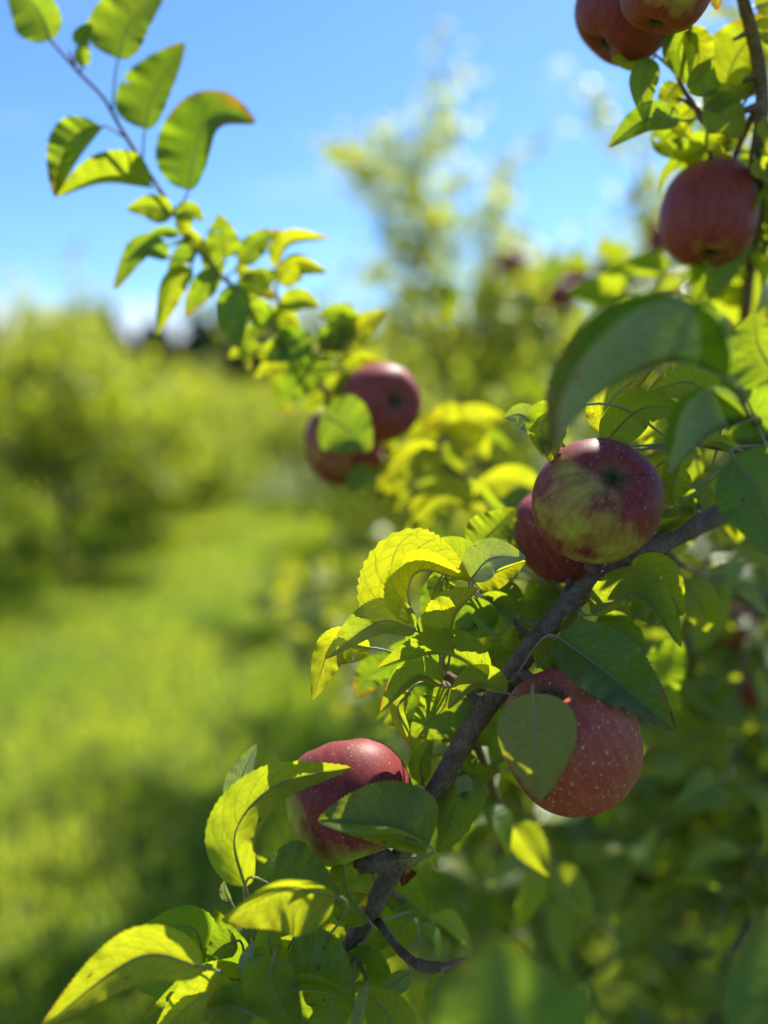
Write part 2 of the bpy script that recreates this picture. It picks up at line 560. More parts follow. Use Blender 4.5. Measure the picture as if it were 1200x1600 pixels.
def leaf_soup(centers, sizes, tints, name, material, parent=None, loc=(0, 0, 0), up_bias=0.6, seed=1, narrow=0.30):
    """many small folded leaves as one mesh (4 triangles each)"""
    r = np.random.RandomState(seed)
    n = len(centers)
    c = np.array(centers, float)
    s = np.array(sizes, float)[:, None]
    a = r.normal(size=(n, 3))
    a /= np.linalg.norm(a, axis=1)[:, None]
    nrm = r.normal(size=(n, 3)) + np.array([0, 0, up_bias * 2])
    nrm -= a * np.sum(nrm * a, axis=1)[:, None]
    nrm /= np.linalg.norm(nrm, axis=1)[:, None] + 1e-9
    b = np.cross(nrm, a)
    bend = (0.10 + 0.14 * r.rand(n, 1)) * s
    fold = (0.05 + 0.16 * r.rand(n, 1)) * s
    v = np.stack([c - a * s * 0.5 - nrm * bend * 0.5,
                  c - b * s * narrow - a * s * 0.05 + nrm * (fold - bend * 0.0),
                  c + nrm * bend * 0.4,
                  c + b * s * narrow - a * s * 0.05 + nrm * (fold - bend * 0.0),
                  c + a * s * 0.5 - nrm * bend], axis=1)
    idx = np.arange(n)[:, None] * 5
    tri = np.stack([idx + [0, 2, 1], idx + [0, 3, 2], idx + [1, 2, 4], idx + [2, 3, 4]], axis=1).reshape(-1, 3)
    me = bpy.data.meshes.new(name)
    me.vertices.add(n * 5)
    me.vertices.foreach_set('co', v.reshape(-1))
    me.loops.add(len(tri) * 3)
    me.loops.foreach_set('vertex_index', tri.reshape(-1).astype(np.int32))
    me.polygons.add(len(tri))
    me.polygons.foreach_set('loop_start', np.arange(0, len(tri) * 3, 3, dtype=np.int32))
    me.materials.append(material)
    at = me.attributes.new('leaf_tint', 'FLOAT', 'FACE')
    at.data.foreach_set('value', np.repeat(np.array(tints, np.float32), 4))
    me.update(calc_edges=True)
    o = bpy.data.objects.new(name, me)
    C.objects.link(o)
    if parent is not None:
        o.parent = parent
    o.location = loc
    return o


wr = np.random.RandomState(5)
wc, ws = [], []
for k in range(620):
    y = 82 + 150 * wr.rand() ** 1.6
    x = (wr.rand() - 0.5) * y * 1.6
    z0 = hill_z(x, y) if y > 92 else 0.0
    h = 6.0 + 4.5 * wr.rand()
    rad = h * (0.20 + 0.12 * wr.rand())
    m_ = 60
    ph = wr.rand(m_) * 6.283
    tt = wr.rand(m_)
    rr = rad * (1 - tt) ** 0.7 * np.sqrt(0.35 + 0.65 * wr.rand(m_))
    wc.append(np.stack([x + rr * np.cos(ph), y + rr * np.sin(ph), z0 + 0.3 + h * tt], axis=1))
    ws.append(np.full(m_, h * 0.20))
wc = np.concatenate(wc)
ws = np.concatenate(ws)
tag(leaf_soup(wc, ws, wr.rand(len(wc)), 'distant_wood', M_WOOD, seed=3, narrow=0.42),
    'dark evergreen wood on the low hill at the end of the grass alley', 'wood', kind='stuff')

# ------------------------------------------------------------------ grass
gr = np.random.RandomState(11)
N = 90000
gy = 1.2 + 10.5 * gr.rand(N) ** 1.7
gx_ = -0.115 * gy + (-4.2 + 6.4 * gr.rand(N))
hgt = 0.04 + 0.06 * gr.rand(N)
alley = np.abs(gx_ + 0.115 * gy + 0.95) < 0.85
hgt = np.where(alley, hgt, hgt * 1.7)
ang = gr.rand(N) * 6.283
wd = 0.0022 + 0.0022 * gr.rand(N)
lean = hgt * (0.2 + 0.8 * gr.rand(N))
la = gr.rand(N) * 6.283
base = np.stack([gx_, gy, np.zeros(N) - 0.003], 1)
dx = np.stack([np.cos(ang), np.sin(ang), np.zeros(N)], 1) * wd[:, None]
ld = np.stack([np.cos(la), np.sin(la), np.zeros(N)], 1) * lean[:, None]
upv = np.stack([np.zeros(N), np.zeros(N), hgt], 1)
gv = np.stack([base - dx, base + dx, base + ld * 0.3 + upv * 0.6 + dx * 0.8, base + ld * 0.3 + upv * 0.6 - dx * 0.8, base + ld + upv], 1)
gi = np.arange(N)[:, None] * 5
gt = np.stack([gi + [0, 1, 2], gi + [0, 2, 3], gi + [3, 2, 4]], 1).reshape(-1, 3)
me = bpy.data.meshes.new('grass')
me.vertices.add(N * 5)
me.vertices.foreach_set('co', gv.reshape(-1))
me.loops.add(len(gt) * 3)
me.loops.foreach_set('vertex_index', gt.reshape(-1).astype(np.int32))
me.polygons.add(len(gt))
me.polygons.foreach_set('loop_start', np.arange(0, len(gt) * 3, 3, dtype=np.int32))
me.materials.append(M_GRASS)
at = me.attributes.new('leaf_tint', 'FLOAT', 'FACE')
patch = np.array([0.50 + 0.8 * noise.noise(Vector((a * 1.3, b * 1.3, 0))) for a, b in zip(gx_, gy)])
at.data.foreach_set('value', np.repeat(np.clip(patch + 0.3 * (gr.rand(N) - 0.5), 0, 1).astype(np.float32), 3))
me.update(calc_edges=True)
go = bpy.data.objects.new('grass', me)
C.objects.link(go)
tag(go, 'mown green grass of the alley between the tree rows', 'grass', kind='stuff')


# ------------------------------------------------------------------ whole apple trees further off
def leaf_variant(i):
    """a cheap single leaf, shared by the leaves one can tell apart on the trees behind"""
    s = 1.0
    bend = (0.10, 0.18, 0.05)[i % 3]
    fold = (0.10, 0.05, 0.18)[i % 3]
    vs, fs = [], []
    prof = [(0, 0), (0.12, 0.20), (0.40, 0.31), (0.70, 0.22), (1, 0)]
    for v, wv in prof:
        zc = -bend * (2 * v - 0.8) ** 2
        vs += [(-wv, v, zc + fold * wv * 2), (0, v, zc), (wv, v, zc + fold * wv * 2)]
    for k in range(4):
        a = k * 3
        fs += [(a, a + 1, a + 4, a + 3), (a + 1, a + 2, a + 5, a + 4)]
    me = bpy.data.meshes.new('tree_leaf')
    me.from_pydata(vs, [], fs)
    me.materials.append(M_FOL)
    me.polygons.foreach_set('use_smooth', [True] * len(me.polygons))
    me.update()
    return me


TREE_LEAVES = [leaf_variant(i) for i in range(3)]


def grow(r, start, direction, length, rad, n=9, wander=0.25, lift=0.0):
    pts = [np.array(start, float)]
    d = np.array(direction, float)
    d /= np.linalg.norm(d)
    for i in range(n):
        d = d + r.normal(size=3) * wander * 0.4 + np.array([0, 0, lift / n])
        d /= np.linalg.norm(d)
        pts.append(pts[-1] + d * length / n)
    return np.array(pts), rad * np.linspace(1, 0.35, n + 1)


def wood_and_leaves(r, limbs, n_sub, n_twig, leaf_step, leaf_size, sub_len, twig_len, shoots=0.2, min_z=0.35):
    """limbs: list of (points, radii). Returns wood per limb (verts, faces) and leaf centres."""
    woods, leaves = [], []
    for pts, rad in limbs:
        V, F = tube_arrays(pts, rad, 7, 0.1, r.rand() * 50)
        for k in range(n_sub):
            f = 0.25 + 0.75 * (k + r.rand()) / n_sub
            i = min(int(f * (len(pts) - 1)), len(pts) - 1)
            tdir = pts[min(i + 1, len(pts) - 1)] - pts[max(i - 1, 0)]
            tdir /= np.linalg.norm(tdir) + 1e-9
            d = r.normal(size=3)
            d -= tdir * np.dot(d, tdir) * 0.7
            d /= np.linalg.norm(d)
            d = d + tdir * 0.7 + np.array([0, 0, 0.15 + (1.6 if r.rand() < shoots else 0)])
            L = sub_len * (0.6 + 0.8 * r.rand())
            sp, sr = grow(r, pts[i], d, L, rad[i] * 0.45, 7, 0.3, 0.15)
            v, f2 = tube_arrays(sp, sr, 5, 0, 0, True, len(V))
            V += v
            F += f2
            for q in range(n_twig):
                j = 1 + int(r.rand() * (len(sp) - 1))
                td = r.normal(size=3) + np.array([0, 0, 0.25])
                tp, tr_ = grow(r, sp[j], td, twig_len * (0.5 + r.rand()), sr[j] * 0.5, 4, 0.3, 0.1)
                v, f2 = tube_arrays(tp, tr_, 4, 0, 0, True, len(V))
                V += v
                F += f2
                tl = np.linalg.norm(np.diff(tp, axis=0), axis=1).sum()
                m_ = max(2, int(tl / leaf_step))
                for e in range(m_):
                    u = (e + r.rand()) / m_ * (len(tp) - 1)
                    a = int(u)
                    p = tp[a] + (tp[min(a + 1, len(tp) - 1)] - tp[a]) * (u - a)
                    leaves.append(p + r.normal(size=3) * leaf_size * 0.35)
            m_ = max(2, int(L / leaf_step))
            for e in range(m_):
                u = (0.2 + 0.8 * (e + r.rand()) / m_) * (len(sp) - 1)
                a = min(int(u), len(sp) - 2)
                leaves.append(sp[a] + (sp[a + 1] - sp[a]) * (u - a) + r.normal(size=3) * leaf_size * 0.35)
        woods.append((V, F))
    L = np.array(leaves)
    return woods, L[L[:, 2] > min_z * 0.4]


def orchard_tree(x, y, label, seed, height=2.4, spread=1.15, n_limb=7, n_sub=9, n_twig=6, leaf_size=0.062, leaf_step=0.022,
                 singles=0, tall=(), tint_lo=0.1, tint_hi=0.8, shoots=0.25, group='apple trees in the orchard rows', low=0.45):
    r = np.random.RandomState(seed)
    root = empty('apple_tree', (x, y, 0), label, 'apple tree', group)
    trunk_h = 0.55 + 0.15 * r.rand()
    tp = np.array([[0, 0, -0.05], [0.01, 0.0, 0.03], [0.03 * r.randn(), 0.03 * r.randn(), trunk_h * 0.5], [0.05 * r.randn(), 0.05 * r.randn(), trunk_h],
                   [0.07 * r.randn(), 0.07 * r.randn(), height * 0.62]])
    tpts = catmull(tp, 14)
    V, F = tube_arrays(tpts, np.interp(np.linspace(0, 1, 14), [0, 0.1, 1], [0.075, 0.055, 0.02]), 10, 0.16, seed)
    new_obj('trunk', V, F, M_TRUNK, root)
    limbs = []
    for k in range(n_limb):
        a = 2 * math.pi * (k + 0.6 * r.rand()) / n_limb
        z0 = low + (height * 0.60 - low) * (k % 4) / 3.0
        i = int(np.argmin(abs(tpts[:, 2] - z0)))
        up = (0.15 + 0.75 * r.rand()) if z0 > 0.35 else 0.02 + 0.25 * r.rand()
        d = np.array([math.cos(a), math.sin(a), up])
        limbs.append(grow(r, tpts[i], d, spread * (0.75 + 0.4 * r.rand()), 0.026, 10, 0.22, 0.25))
    limbs.append(grow(r, tpts[-1], (0.1 * r.randn(), 0.1 * r.randn(), 1), height * 0.30, 0.02, 8, 0.2, 0.2))
    for a_, b_ in tall:
        a_, b_ = np.array(a_) - (x, y, 0), np.array(b_) - (x, y, 0)
        limbs.append((catmull([a_, a_ * .5 + b_ * .5 + 0.05 * r.normal(size=3), b_], 10), np.linspace(.012, .003, 10)))
    woods, L = wood_and_leaves(r, limbs, n_sub, n_twig, leaf_step, leaf_size, spread * 0.46, spread * 0.26, shoots)
    for V, F in woods:
        new_obj('limb', V, F, M_TRUNK, root)
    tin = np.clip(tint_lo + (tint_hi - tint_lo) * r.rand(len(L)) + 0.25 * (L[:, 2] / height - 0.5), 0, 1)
    sz = leaf_size * (0.7 + 0.6 * r.rand(len(L)))
    order = np.arange(len(L))
    if singles:
        cl = np.array([CAM.x - x, CAM.y - y, CAM.z])
        order = np.argsort(np.linalg.norm(L - cl, axis=1) + 0.4 * r.rand(len(L)))
        for k in order[:singles]:
            o = bpy.data.objects.new('leaf', TREE_LEAVES[k % 3])
            C.objects.link(o)
            o.parent = root
            o.location = L[k]
            nn = Vector(r.normal(size=3)) + Vector((0, 0, 1.0))
            o.rotation_mode = 'QUATERNION'
            o.rotation_quaternion = nn.to_track_quat('Z', 'Y') @ Quaternion((0, 0, 1), r.rand() * 6.28)
            s = sz[k] * 1.05
            o.scale = (s, s, s)
            o['tint'] = float(tin[k])
        order = order[singles:]
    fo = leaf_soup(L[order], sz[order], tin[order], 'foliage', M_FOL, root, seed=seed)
    if singles:
        fo['kind'] = 'stuff'
    return root, L


# left row (beyond the grass alley), then the row on the right behind the fruiting branch
LEFT = [(-2.72, 6.9, 2.0, 1.25, 31, 'yellowing apple tree at the left edge, first and largest of the row across the grass'),
        (-2.55, 9.0, 1.5, 1.10, 32, 'yellow green apple tree second in the row across the grass'),
        (-2.85, 11.6, 1.42, 1.15, 33, 'rounded apple tree third in the row across the grass'),
        (-3.1, 14.4, 1.45, 1.2, 34, 'small far apple tree fourth in the row across the grass'),
        (-3.4, 17.6, 1.5, 1.3, 35, 'small far apple tree fifth in the row across the grass'),
        (-5.3, 10.2, 1.45, 1.3, 36, 'apple tree of a second row showing behind the largest left tree'),
        (-5.9, 14.0, 1.5, 1.4, 37, 'far apple tree of the second row on the left')]
for i, (x, y, h, s, sd_, lab) in enumerate(LEFT):
    near = i == 0
    orchard_tree(x, y, lab, sd_, h, s, 12 if i < 3 else 10, 10 if i < 2 else 8, 5, 0.072, 0.027 if i < 2 else 0.034,
                 singles=300 if near else 0, tint_lo=0.05, tint_hi=0.75, group='apple trees across the grass alley', low=0.15)
TALL = {0: [((0.25, 3.72, 1.5), (0.02, 3.7, 2.45)), ((0.28, 3.75, 1.6), (0.17, 3.72, 2.55)), ((0.35, 3.75, 1.5), (0.42, 3.7, 2.2))],
        1: [((1.15, 3.3, 1.5), (0.95, 3.25, 2.45))]}
RIGHT_ROW = [(0.30, 3.95, 2.15, 0.95, 41, 'next apple tree behind the branch with tall leafy shoots against the sky'),
             (1.15, 3.3, 2.4, 0.9, 42, 'apple tree behind the upper right apples with dark red fruit'),
             (0.32, 6.1, 1.9, 0.85, 43, 'apple tree behind the pair of apples with leaf before them, second down the row'),
             (0.25, 8.6, 1.8, 0.85, 44, 'third apple tree down the right side of the grass alley'),
             (-0.15, 11.5, 1.75, 0.85, 45, 'small apple tree in the shade at the far end of the alley'),
             (-0.5, 15.0, 1.5, 0.95, 46, 'apple tree standing near the end of the grass alley'),
             (-2.2, 21.0, 1.5, 1.3, 47, 'farthest apple tree closing the end of the grass alley'),
             (-3.9, 22.0, 1.55, 1.3, 48, 'far apple tree left of the one that closes the alley'),
             (-1.15, 12.6, 1.4, 0.9, 50, 'low apple tree in the shade where the alley narrows'),
             (-1.9, 17.2, 1.5, 1.0, 51, 'apple tree just before the end of the grass alley'),
             (0.9, 7.4, 2.0, 1.0, 49, 'apple tree glimpsed behind the middle tree of the right row')]
for i, (x, y, h, s, sd_, lab) in enumerate(RIGHT_ROW):
    root, L = orchard_tree(x, y, lab, sd_, h, s, 8, 8, 5, 0.064, 0.032 if i < 2 else 0.034,
                           singles=300 if i < 2 else 0, tall=TALL.get(i, ()), tint_lo=0.05, tint_hi=0.8, shoots=0.45 if i == 0 else 0.3,
                           group='apple trees in the right row')

# ------------------------------------------------------------------ the fruiting tree in front
TREE = Vector((0.98, 1.45, 0))
tree = empty('apple_tree', TREE, 'apple tree in front whose fruiting branches cross the picture', 'apple tree')
TO = np.array(TREE)
trunk_pts = catmull([TREE + Vector(v) for v in ((0, 0, -0.05), (0.01, 0, 0.05), (0.03, -0.02, 0.5), (0.0, -0.03, 1.0), (-0.05, -0.06, 1.6), (-0.08, -0.1, 2.2))], 26)
V, F = tube_arrays(trunk_pts - TO, np.interp(np.linspace(0, 1, 26), [0, 0.08, 0.5, 1], [0.085, 0.062, 0.045, 0.022]), 14, 0.16, 3)
new_obj('trunk', V, F, M_TRUNK, tree)
NEARER = {'left': 0.75, 'upper': 0.6, 'shade1': 0.6, 'shade2': 0.6}     # how far behind the focus these twigs stand


def near(key, d):
    return FOCUS + (d - FOCUS) * NEARER.get(key, 1.0)


BR = {}            # name -> (object, world points)


def branch(key, spec, radii, sides=12, bumpy=0.10, n=None, name='branch', parent=None, extra=()):
    """spec: (px, py, depth) triples, or world Vectors"""
    w_ = [p if isinstance(p, Vector) else P(p[0], p[1], near(key, p[2])) for p in spec]
    n = n or 12 * len(w_)
    pts = catmull(w_, n)
    rr = np.interp(np.linspace(0, 1, n), np.linspace(0, 1, len(radii)), radii)
    V, F = tube_arrays(pts - TO, rr, sides, bumpy, len(BR) * 7.3)
    for ex, er in extra:            # spurs, buds and stubs that belong to the wood
        ew = catmull([P(p[0], p[1], near(key, p[2])) for p in ex], 14)
        kn = np.interp(np.linspace(0, 1, 14), np.linspace(0, 1, len(er)), er)
        kn = kn * (1 + 0.14 * np.sin(np.arange(14) * 2.4))
        v, f = tube_arrays(ew - TO, kn, 9, bumpy * 1.6, 5.5, True, len(V))
        V += v
        F += f
        pts = np.vstack([pts, ew])
    o = new_obj(name, V, F, M_BARK, parent or tree)
    BR[key] = (o, pts)
    return o


main_extra = [
    ([(793, 1066, .500), (822, 1058, .488), (842, 1078, .480), (848, 1088, .476)], (.0045, .0042, .0045, .0035)),
    ([(612, 1352, .503), (592, 1342, .495), (570, 1348, .490), (556, 1345, .488)], (.0060, .0075, .0075, .004)),
    ([(1012, 862, .515), (1026, 880, .510), (1034, 884, .508)], (.0045, .0040, .0045)),
    ([(938, 900, .502), (925, 888, .505), (918, 884, .51)], (.004, .003, .0028)),
    ([(872, 955, .503), (885, 930, .510), (893, 905, .52)], (.0035, .003, .0028)),
    ([(590, 1438, .505), (612, 1470, .495), (632, 1492, .485), (656, 1508, .468), (690, 1512, .445), (728, 1498, .42)], (.0026, .0026, .0030, .0032, .0024, .0012)),
    ([(760, 1110, .5), (735, 1085, .508), (700, 1055, .515), (690, 1062, .515)], (.0035, .003, .003, .0018)),
    ([(838, 1000, .503), (815, 985, .51), (800, 965, .515)], (.003, .0022, .0015)),
    ([(555, 1480, .510), (470, 1520, .495), (420, 1540, .485), (385, 1528, .480), (330, 1512, .472)], (.0028, .0024, .0024, .0022, .0013)),
    ([(675, 1250, .50), (690, 1262, .502)], (.003, .002)),
    ([(760, 1105, .498), (752, 1090, .496)], (.003, .002)),
    ([(705, 1205, .5), (715, 1215, .498)], (.003, .002)),
]
branch('main', [(452, 1625, .53), (470, 1590, .525), (540, 1490, .512), (600, 1385, .506), (640, 1310, .503), (690, 1220, .50), (735, 1140, .498), (790, 1066, .50), (840, 1000, .502),
                (900, 935, .505), (960, 885, .508), (1030, 850, .52), (1100, 815, .535), (1165, 785, .555), (1290, 735, .64), Vector(trunk_pts[14])],
       (.0058, .0060, .0064, .0066, .0068, .0068, .0070, .0072, .0074, .0074, .0078, .0086, .0092, .0100, .013, .022), 14, 0.085, 190, extra=main_extra)
branch('left', [(78, 62, .655), (125, 115, .655), (160, 150, .655), (183, 190, .655), (215, 243, .66), (245, 290, .665), (275, 335, .67), (305, 385, .68), (345, 430, .69), (385, 465, .70),
                (430, 510, .72), (490, 585, .76), (530, 645, .80), (590, 690, .86), (660, 712, .86), (720, 742, .86), (775, 800, .88), (860, 870, .94), (1000, 930, 1.05), Vector(trunk_pts[12])],
       (.0010, .0016, .0020, .0023, .0025, .0026, .0028, .0028, .0030, .0031, .0033, .0036, .0040, .0045, .0050, .0055, .006, .008, .011, .018), 10, 0.10, 170,
       extra=[([(305, 385, .68), (300, 408, .678), (290, 405, .676)], (.0018, .0016, .001)), ([(120, 110, .655), (112, 92, .654), (108, 80, .653)], (.0012, .001, .0008)),
              ([(430, 510, .72), (440, 480, .715), (452, 470, .71)], (.0018, .0016, .001)), ([(480, 575, .755), (500, 545, .75), (520, 530, .75)], (.002, .0016, .001)),
              ([(660, 712, .86), (690, 690, .85), (720, 660, .85)], (.0025, .002, .0014)), ([(720, 742, .86), (760, 730, .85), (790, 740, .84)], (.0025, .002, .0014))])
branch('upper', [(1150, -60, .60), (1160, -5, .60), (1172, 40, .60), (1183, 90, .60), (1191, 150, .60), (1188, 200, .61), (1180, 250, .63), (1185, 330, .68), (1172, 420, .78), (1165, 520, .85), (1185, 640, .95), Vector(trunk_pts[17])],
       (.0040, .0043, .0046, .0048, .0050, .0052, .0054, .0060, .0090, .0105, .0120, .022), 12, 0.13, 130,
       extra=[([(1172, 48, .60), (1160, 55, .597), (1146, 62, .595)], (.0022, .0018, .001)), ([(1188, 118, .60), (1178, 120, .598), (1162, 127, .596)], (.0026, .002, .0016)),
              ([(1188, 165, .60), (1150, 178, .605), (1105, 192, .61), (1085, 168, .61), (1060, 152, .61)], (.0028, .0026, .0026, .0020, .001)),
              ([(1180, 255, .63), (1165, 290, .64), (1150, 320, .65)], (.0022, .0018, .0012)),
              ([(1105, 192, .61), (1108, 225, .635), (1110, 246, .65)], (.0018, .0016, .0014)), ([(1095, 180, .61), (1062, 128, .605), (1048, 78, .60)], (.002, .0016, .0014))])
branch('right', [(960, 905, .86), (1060, 922, .88), (1130, 934, .90), (1210, 938, .93), Vector(trunk_pts[11])], (.003, .0055, .0075, .009, .02), 10, 0.1, 60,
       extra=[([(1060, 922, .88), (1045, 1000, .89), (1040, 1050, .89)], (.0025, .002, .001)), ([(1130, 934, .9), (1145, 1010, .9), (1120, 1090, .9)], (.003, .002, .001)),
              ([(1180, 938, .92), (1190, 860, .9), (1120, 800, .88)], (.003, .002, .001))])
branch('close', [(1175, 655, .45), (1196, 690, .46), (1220, 720, .50), (1280, 745, .63)], (.0018, .0022, .0026, .004), 9, 0.08, 40,
       extra=[([(1196, 690, .46), (1178, 662, .43), (1165, 640, .40), (1150, 610, .375)], (.0016, .0013, .001, .0009)),
              ([(1210, 705, .475), (1165, 705, .49), (1120, 700, .50), (1070, 690, .515)], (.0020, .0016, .0013, .001))])
branch('low', [(905, 1660, .30), (1010, 1700, .36), (1150, 1640, .55), Vector(trunk_pts[9])], (.0015, .003, .006, .018), 8, 0.08, 40)


# ------------------------------------------------------------------ leaves drawn one by one
def width_profile(v):
    return max(0.0, math.sin(math.pi * min(1.0, v) ** 0.66)) ** 0.72 * (1.0 - 0.18 * v)


LEAF_N = [0]
HERO_LEAF = []


def hero(key, pts, d, W, aL=10, aR=15, side='u', tint=0.55, burn=0.0, fuzz=0.0, curl=20, dz=None, att=None, rows=64, label=None, wave=0.12, cup=0):
    """one leaf. pts: base .. tip in picture pixels; d: depth of its base; dz: depth change (cm) along pts;
    W: half width in pixels; aL, aR: how far each half is turned towards the lens, degrees (pair: base, tip)."""
    LEAF_N[0] += 1
    d = near(key, d)
    k = LEAF_N[0]
    lr = random.Random(k * 13 + 5)
    n = len(pts)
    if dz is None:
        e = lr.uniform(-1.0, 1.0)
        dz = [e * i / (n - 1) for i in range(n)]
    wp = [P(p[0], p[1], d + z * 0.01) for p, z in zip(pts, dz)]
    mid = catmull(wp, rows)
    pix = catmull([(p[0], p[1], 0) for p in pts], rows)
    pl = pair(aL)
    pr_ = pair(aR)
    pl = (pl[0] + lr.uniform(-5, 5), pl[1] + lr.uniform(-12, 12))
    pr_ = (pr_[0] + lr.uniform(-5, 5), pr_[1] + lr.uniform(-12, 12))
    cols = 5
    verts, uvs = [], []
    tang = np.gradient(pix, axis=0)
    length = np.linalg.norm(np.diff(mid, axis=0), axis=1).sum()
    wobble = lr.uniform(0, 6.28)
    rim = lr.uniform(2.0, 3.2)
    for i in range(rows):
        v = i / (rows - 1)
        tx, ty = tang[i][0], tang[i][1]
        l = math.hypot(tx, ty) + 1e-9
        left = (RIGHT * (ty / l) + UP * (tx / l))
        c = Vector(mid[i])
        to = (CAM - c).normalized()
        fwd = Vector(mid[min(i + 1, rows - 1)] - mid[max(i - 1, 0)])
        fwd.normalize()
        dep = abs((c - CAM).dot(BACK))
        w0 = W / FPX * dep * width_profile(v)
        tooth = 1.0
        if 0.06 < v < 0.985:
            tooth = 1.0 + (0.020 if i % 2 else -0.020) * (0.8 + 0.5 * lr.random())
        row = []
        for sgn, (a0, a1) in ((1, pl), (-1, pr_)):
            a = a0 + (a1 - a0) * v
            p = c.copy()
            line = [p.copy()]
            for s in range(1, cols + 1):
                f = s / cols
                aa = R(a + curl * (f - 0.3))
                dirv = left * (sgn * math.cos(aa)) + to * math.sin(aa)
                stepw = w0 / cols
                if s == cols:
                    stepw += w0 * (tooth - 1.0)
                p = p + dirv * stepw
                q = p + to * (w0 * wave * f * f * (math.sin(v * rim * 6.28 + wobble + sgn) + 0.35 * math.sin(v * rim * 17.0 + wobble * 2 + sgn * 2)))
                if s == cols and tooth > 1.0:
                    q = q + fwd * (length / rows * 0.55)
                line.append(q)
            row.append(line)
        seq = row[0][:0:-1] + row[1]           # left rim .. midrib .. right rim
        for j, q in enumerate(seq):
            verts.append(tuple(np.array(q) - TO))
            uvs.append((j / (2 * cols), v))
    nc = 2 * cols + 1
    faces, mi = [], []
    holes = set()
    if lr.random() < 0.28:                  # nibbled by insects
        for h_ in range(lr.randint(1, 3)):
            hi, hj = lr.randint(8, rows - 12), lr.choice([1, 2, 7, 8, 9, 0])
            for q_ in range(lr.randint(1, 4)):
                holes.add((hi + q_ // 2, min(nc - 2, hj + q_ % 2)))
    if burn == 0.0 and lr.random() < 0.16:
        burn = lr.uniform(.10, .22)
    for i in range(rows - 1):
        for j in range(nc - 1):
            if (i, j) in holes:
                continue
            a = i * nc + j
            f = (a, a + nc, a + nc + 1, a + 1)
            faces.append(f if side == 'u' else f[::-1])
            mi.append(0)
    # stalk and midrib
    bo, bp = BR[key]
    b0 = np.array(mid[0])
    if att is None:
        dd = np.linalg.norm(bp - b0, axis=1)
        tgt = bp[int(np.argmin(dd))]
    else:
        tgt = np.array(P(att[0], att[1], near(key, att[2])))
        tgt = bp[int(np.argmin(np.linalg.norm(bp - tgt, axis=1)))]
    t0 = mid[0] - mid[2]
    t0 = t0 / (np.linalg.norm(t0) + 1e-9)
    gap = np.linalg.norm(tgt - b0)
    g = (tgt - b0) / (gap + 1e-9)
    al = float(np.dot(t0, g))
    q1 = b0 + t0 * gap * (0.42 if al > 0.2 else 0.22)
    q2 = tgt - g * gap * 0.30 + np.array([0, 0, -0.05 * gap])
    us = np.linspace(0, 1, 16)[1:, None]
    bez = (1 - us) ** 3 * b0 + 3 * (1 - us) ** 2 * us * q1 + 3 * (1 - us) * us * us * q2 + us ** 3 * tgt
    sp = np.vstack([mid[np.linspace(int(rows * .93), 0, 22).astype(int)], bez])
    srd = np.interp(np.linspace(0, 1, len(sp)), [0, 0.35, 0.6, 1], [0.00012, 0.00038, 0.0007, 0.0009])
    v2, f2 = tube_arrays(sp - TO, srd, 6, 0, 0, True, len(verts))
    verts += v2
    uvs += [(0.5, 0.5)] * len(v2)
    faces += f2
    mi += [1] * len(f2)
    o = new_obj('leaf', verts, faces, [M_LEAF, M_STALK], bo, uvs, mi)
    o['tint'] = float(max(0, min(1, tint + lr.uniform(-0.06, 0.06))))
    o['burn'] = float(burn)
    o['fuzz'] = float(fuzz)
    if label:
        o['label'] = label
    HERO_LEAF.append(o)
    return o


def pair(a):
    return a if isinstance(a, tuple) else (a, a)


# --- twig at the upper left
K = 'left'
hero(K, [(80, 62), (58, 15), (8, -38)], .655, 51, 12, 50, 'u', .16, dz=(0, 1.1, 2.4))
hero(K, [(122, 72), (134, 52), (146, 30)], .652, 22, 30, 60, 't', .25, att=(120, 100, .655))
hero(K, [(131, 104), (128, 84), (137, 62)], .655, 16, 40, 10, 'u', .35)
hero(K, [(185, 92), (203, 38), (266, -28)], .650, 67, -12, 58, 'u', .22, dz=(0, 1.1, 2.4), att=(175, 172, .655))
hero(K, [(227, 202), (240, 146), (289, 66)], .652, 60, -16, 62, 'u', .14, dz=(0, 1.1, 2.4), att=(228, 262, .66))
hero(K, [(160, 198), (122, 248), (87, 309)], .652, 64, 105, -8, 'u', .25, dz=(0, -1.0, -2.0), att=(193, 222, .658))
hero(K, [(236, 292), (160, 286), (87, 309)], .650, 62, 95, 22, 'u', .45, curl=15, att=(245, 285, .665))
hero(K, [(294, 298), (312, 208), (345, 180), (400, 192)], .650, 69, -20, 66, 'u', .08, dz=(0, 1.5, 1.9, 1.2), burn=.24, att=(268, 325, .668), label='leaf with a browned margin and curled brown tip')
hero(K, [(268, 338), (236, 322), (197, 326)], .665, 27, 20, 25, 't', .35)
hero(K, [(285, 332), (288, 352), (290, 376)], .664, 17, 20, 20, 'u', .7)
hero(K, [(290, 360), (312, 382), (331, 406)], .672, 14, 20, 20, 'u', .75)
hero(K, [(352, 404), (347, 370), (343, 334)], .680, 30, 2, 5, 'u', .35)
hero(K, [(375, 412), (405, 378), (444, 361)], .690, 24, 20, 25, 'u', .30)
hero(K, [(433, 420), (452, 380), (514, 372)], .690, 27, 20, 80, 'u', .90, att=(436, 480, .715))
hero(K, [(435, 443), (462, 408), (512, 424)], .690, 36, 62, 22, 'u', .85, burn=.05, att=(440, 480, .715))
hero(K, [(378, 432), (402, 444), (430, 468)], .692, 20, 10, 10, 'u', .95, burn=.25, label='small yellow leaf turning orange')
hero(K, [(374, 445), (362, 490), (374, 546)], .680, 31, 0, 18, 't', .10, dz=(0, 0, -1))
hero(K, [(264, 402), (222, 388), (178, 453)], .675, 25, 40, 20, 't', .15, att=(298, 405, .678))
hero(K, [(300, 420), (268, 442), (244, 524)], .670, 28, 15, 45, 'u', .55, att=(296, 406, .677))
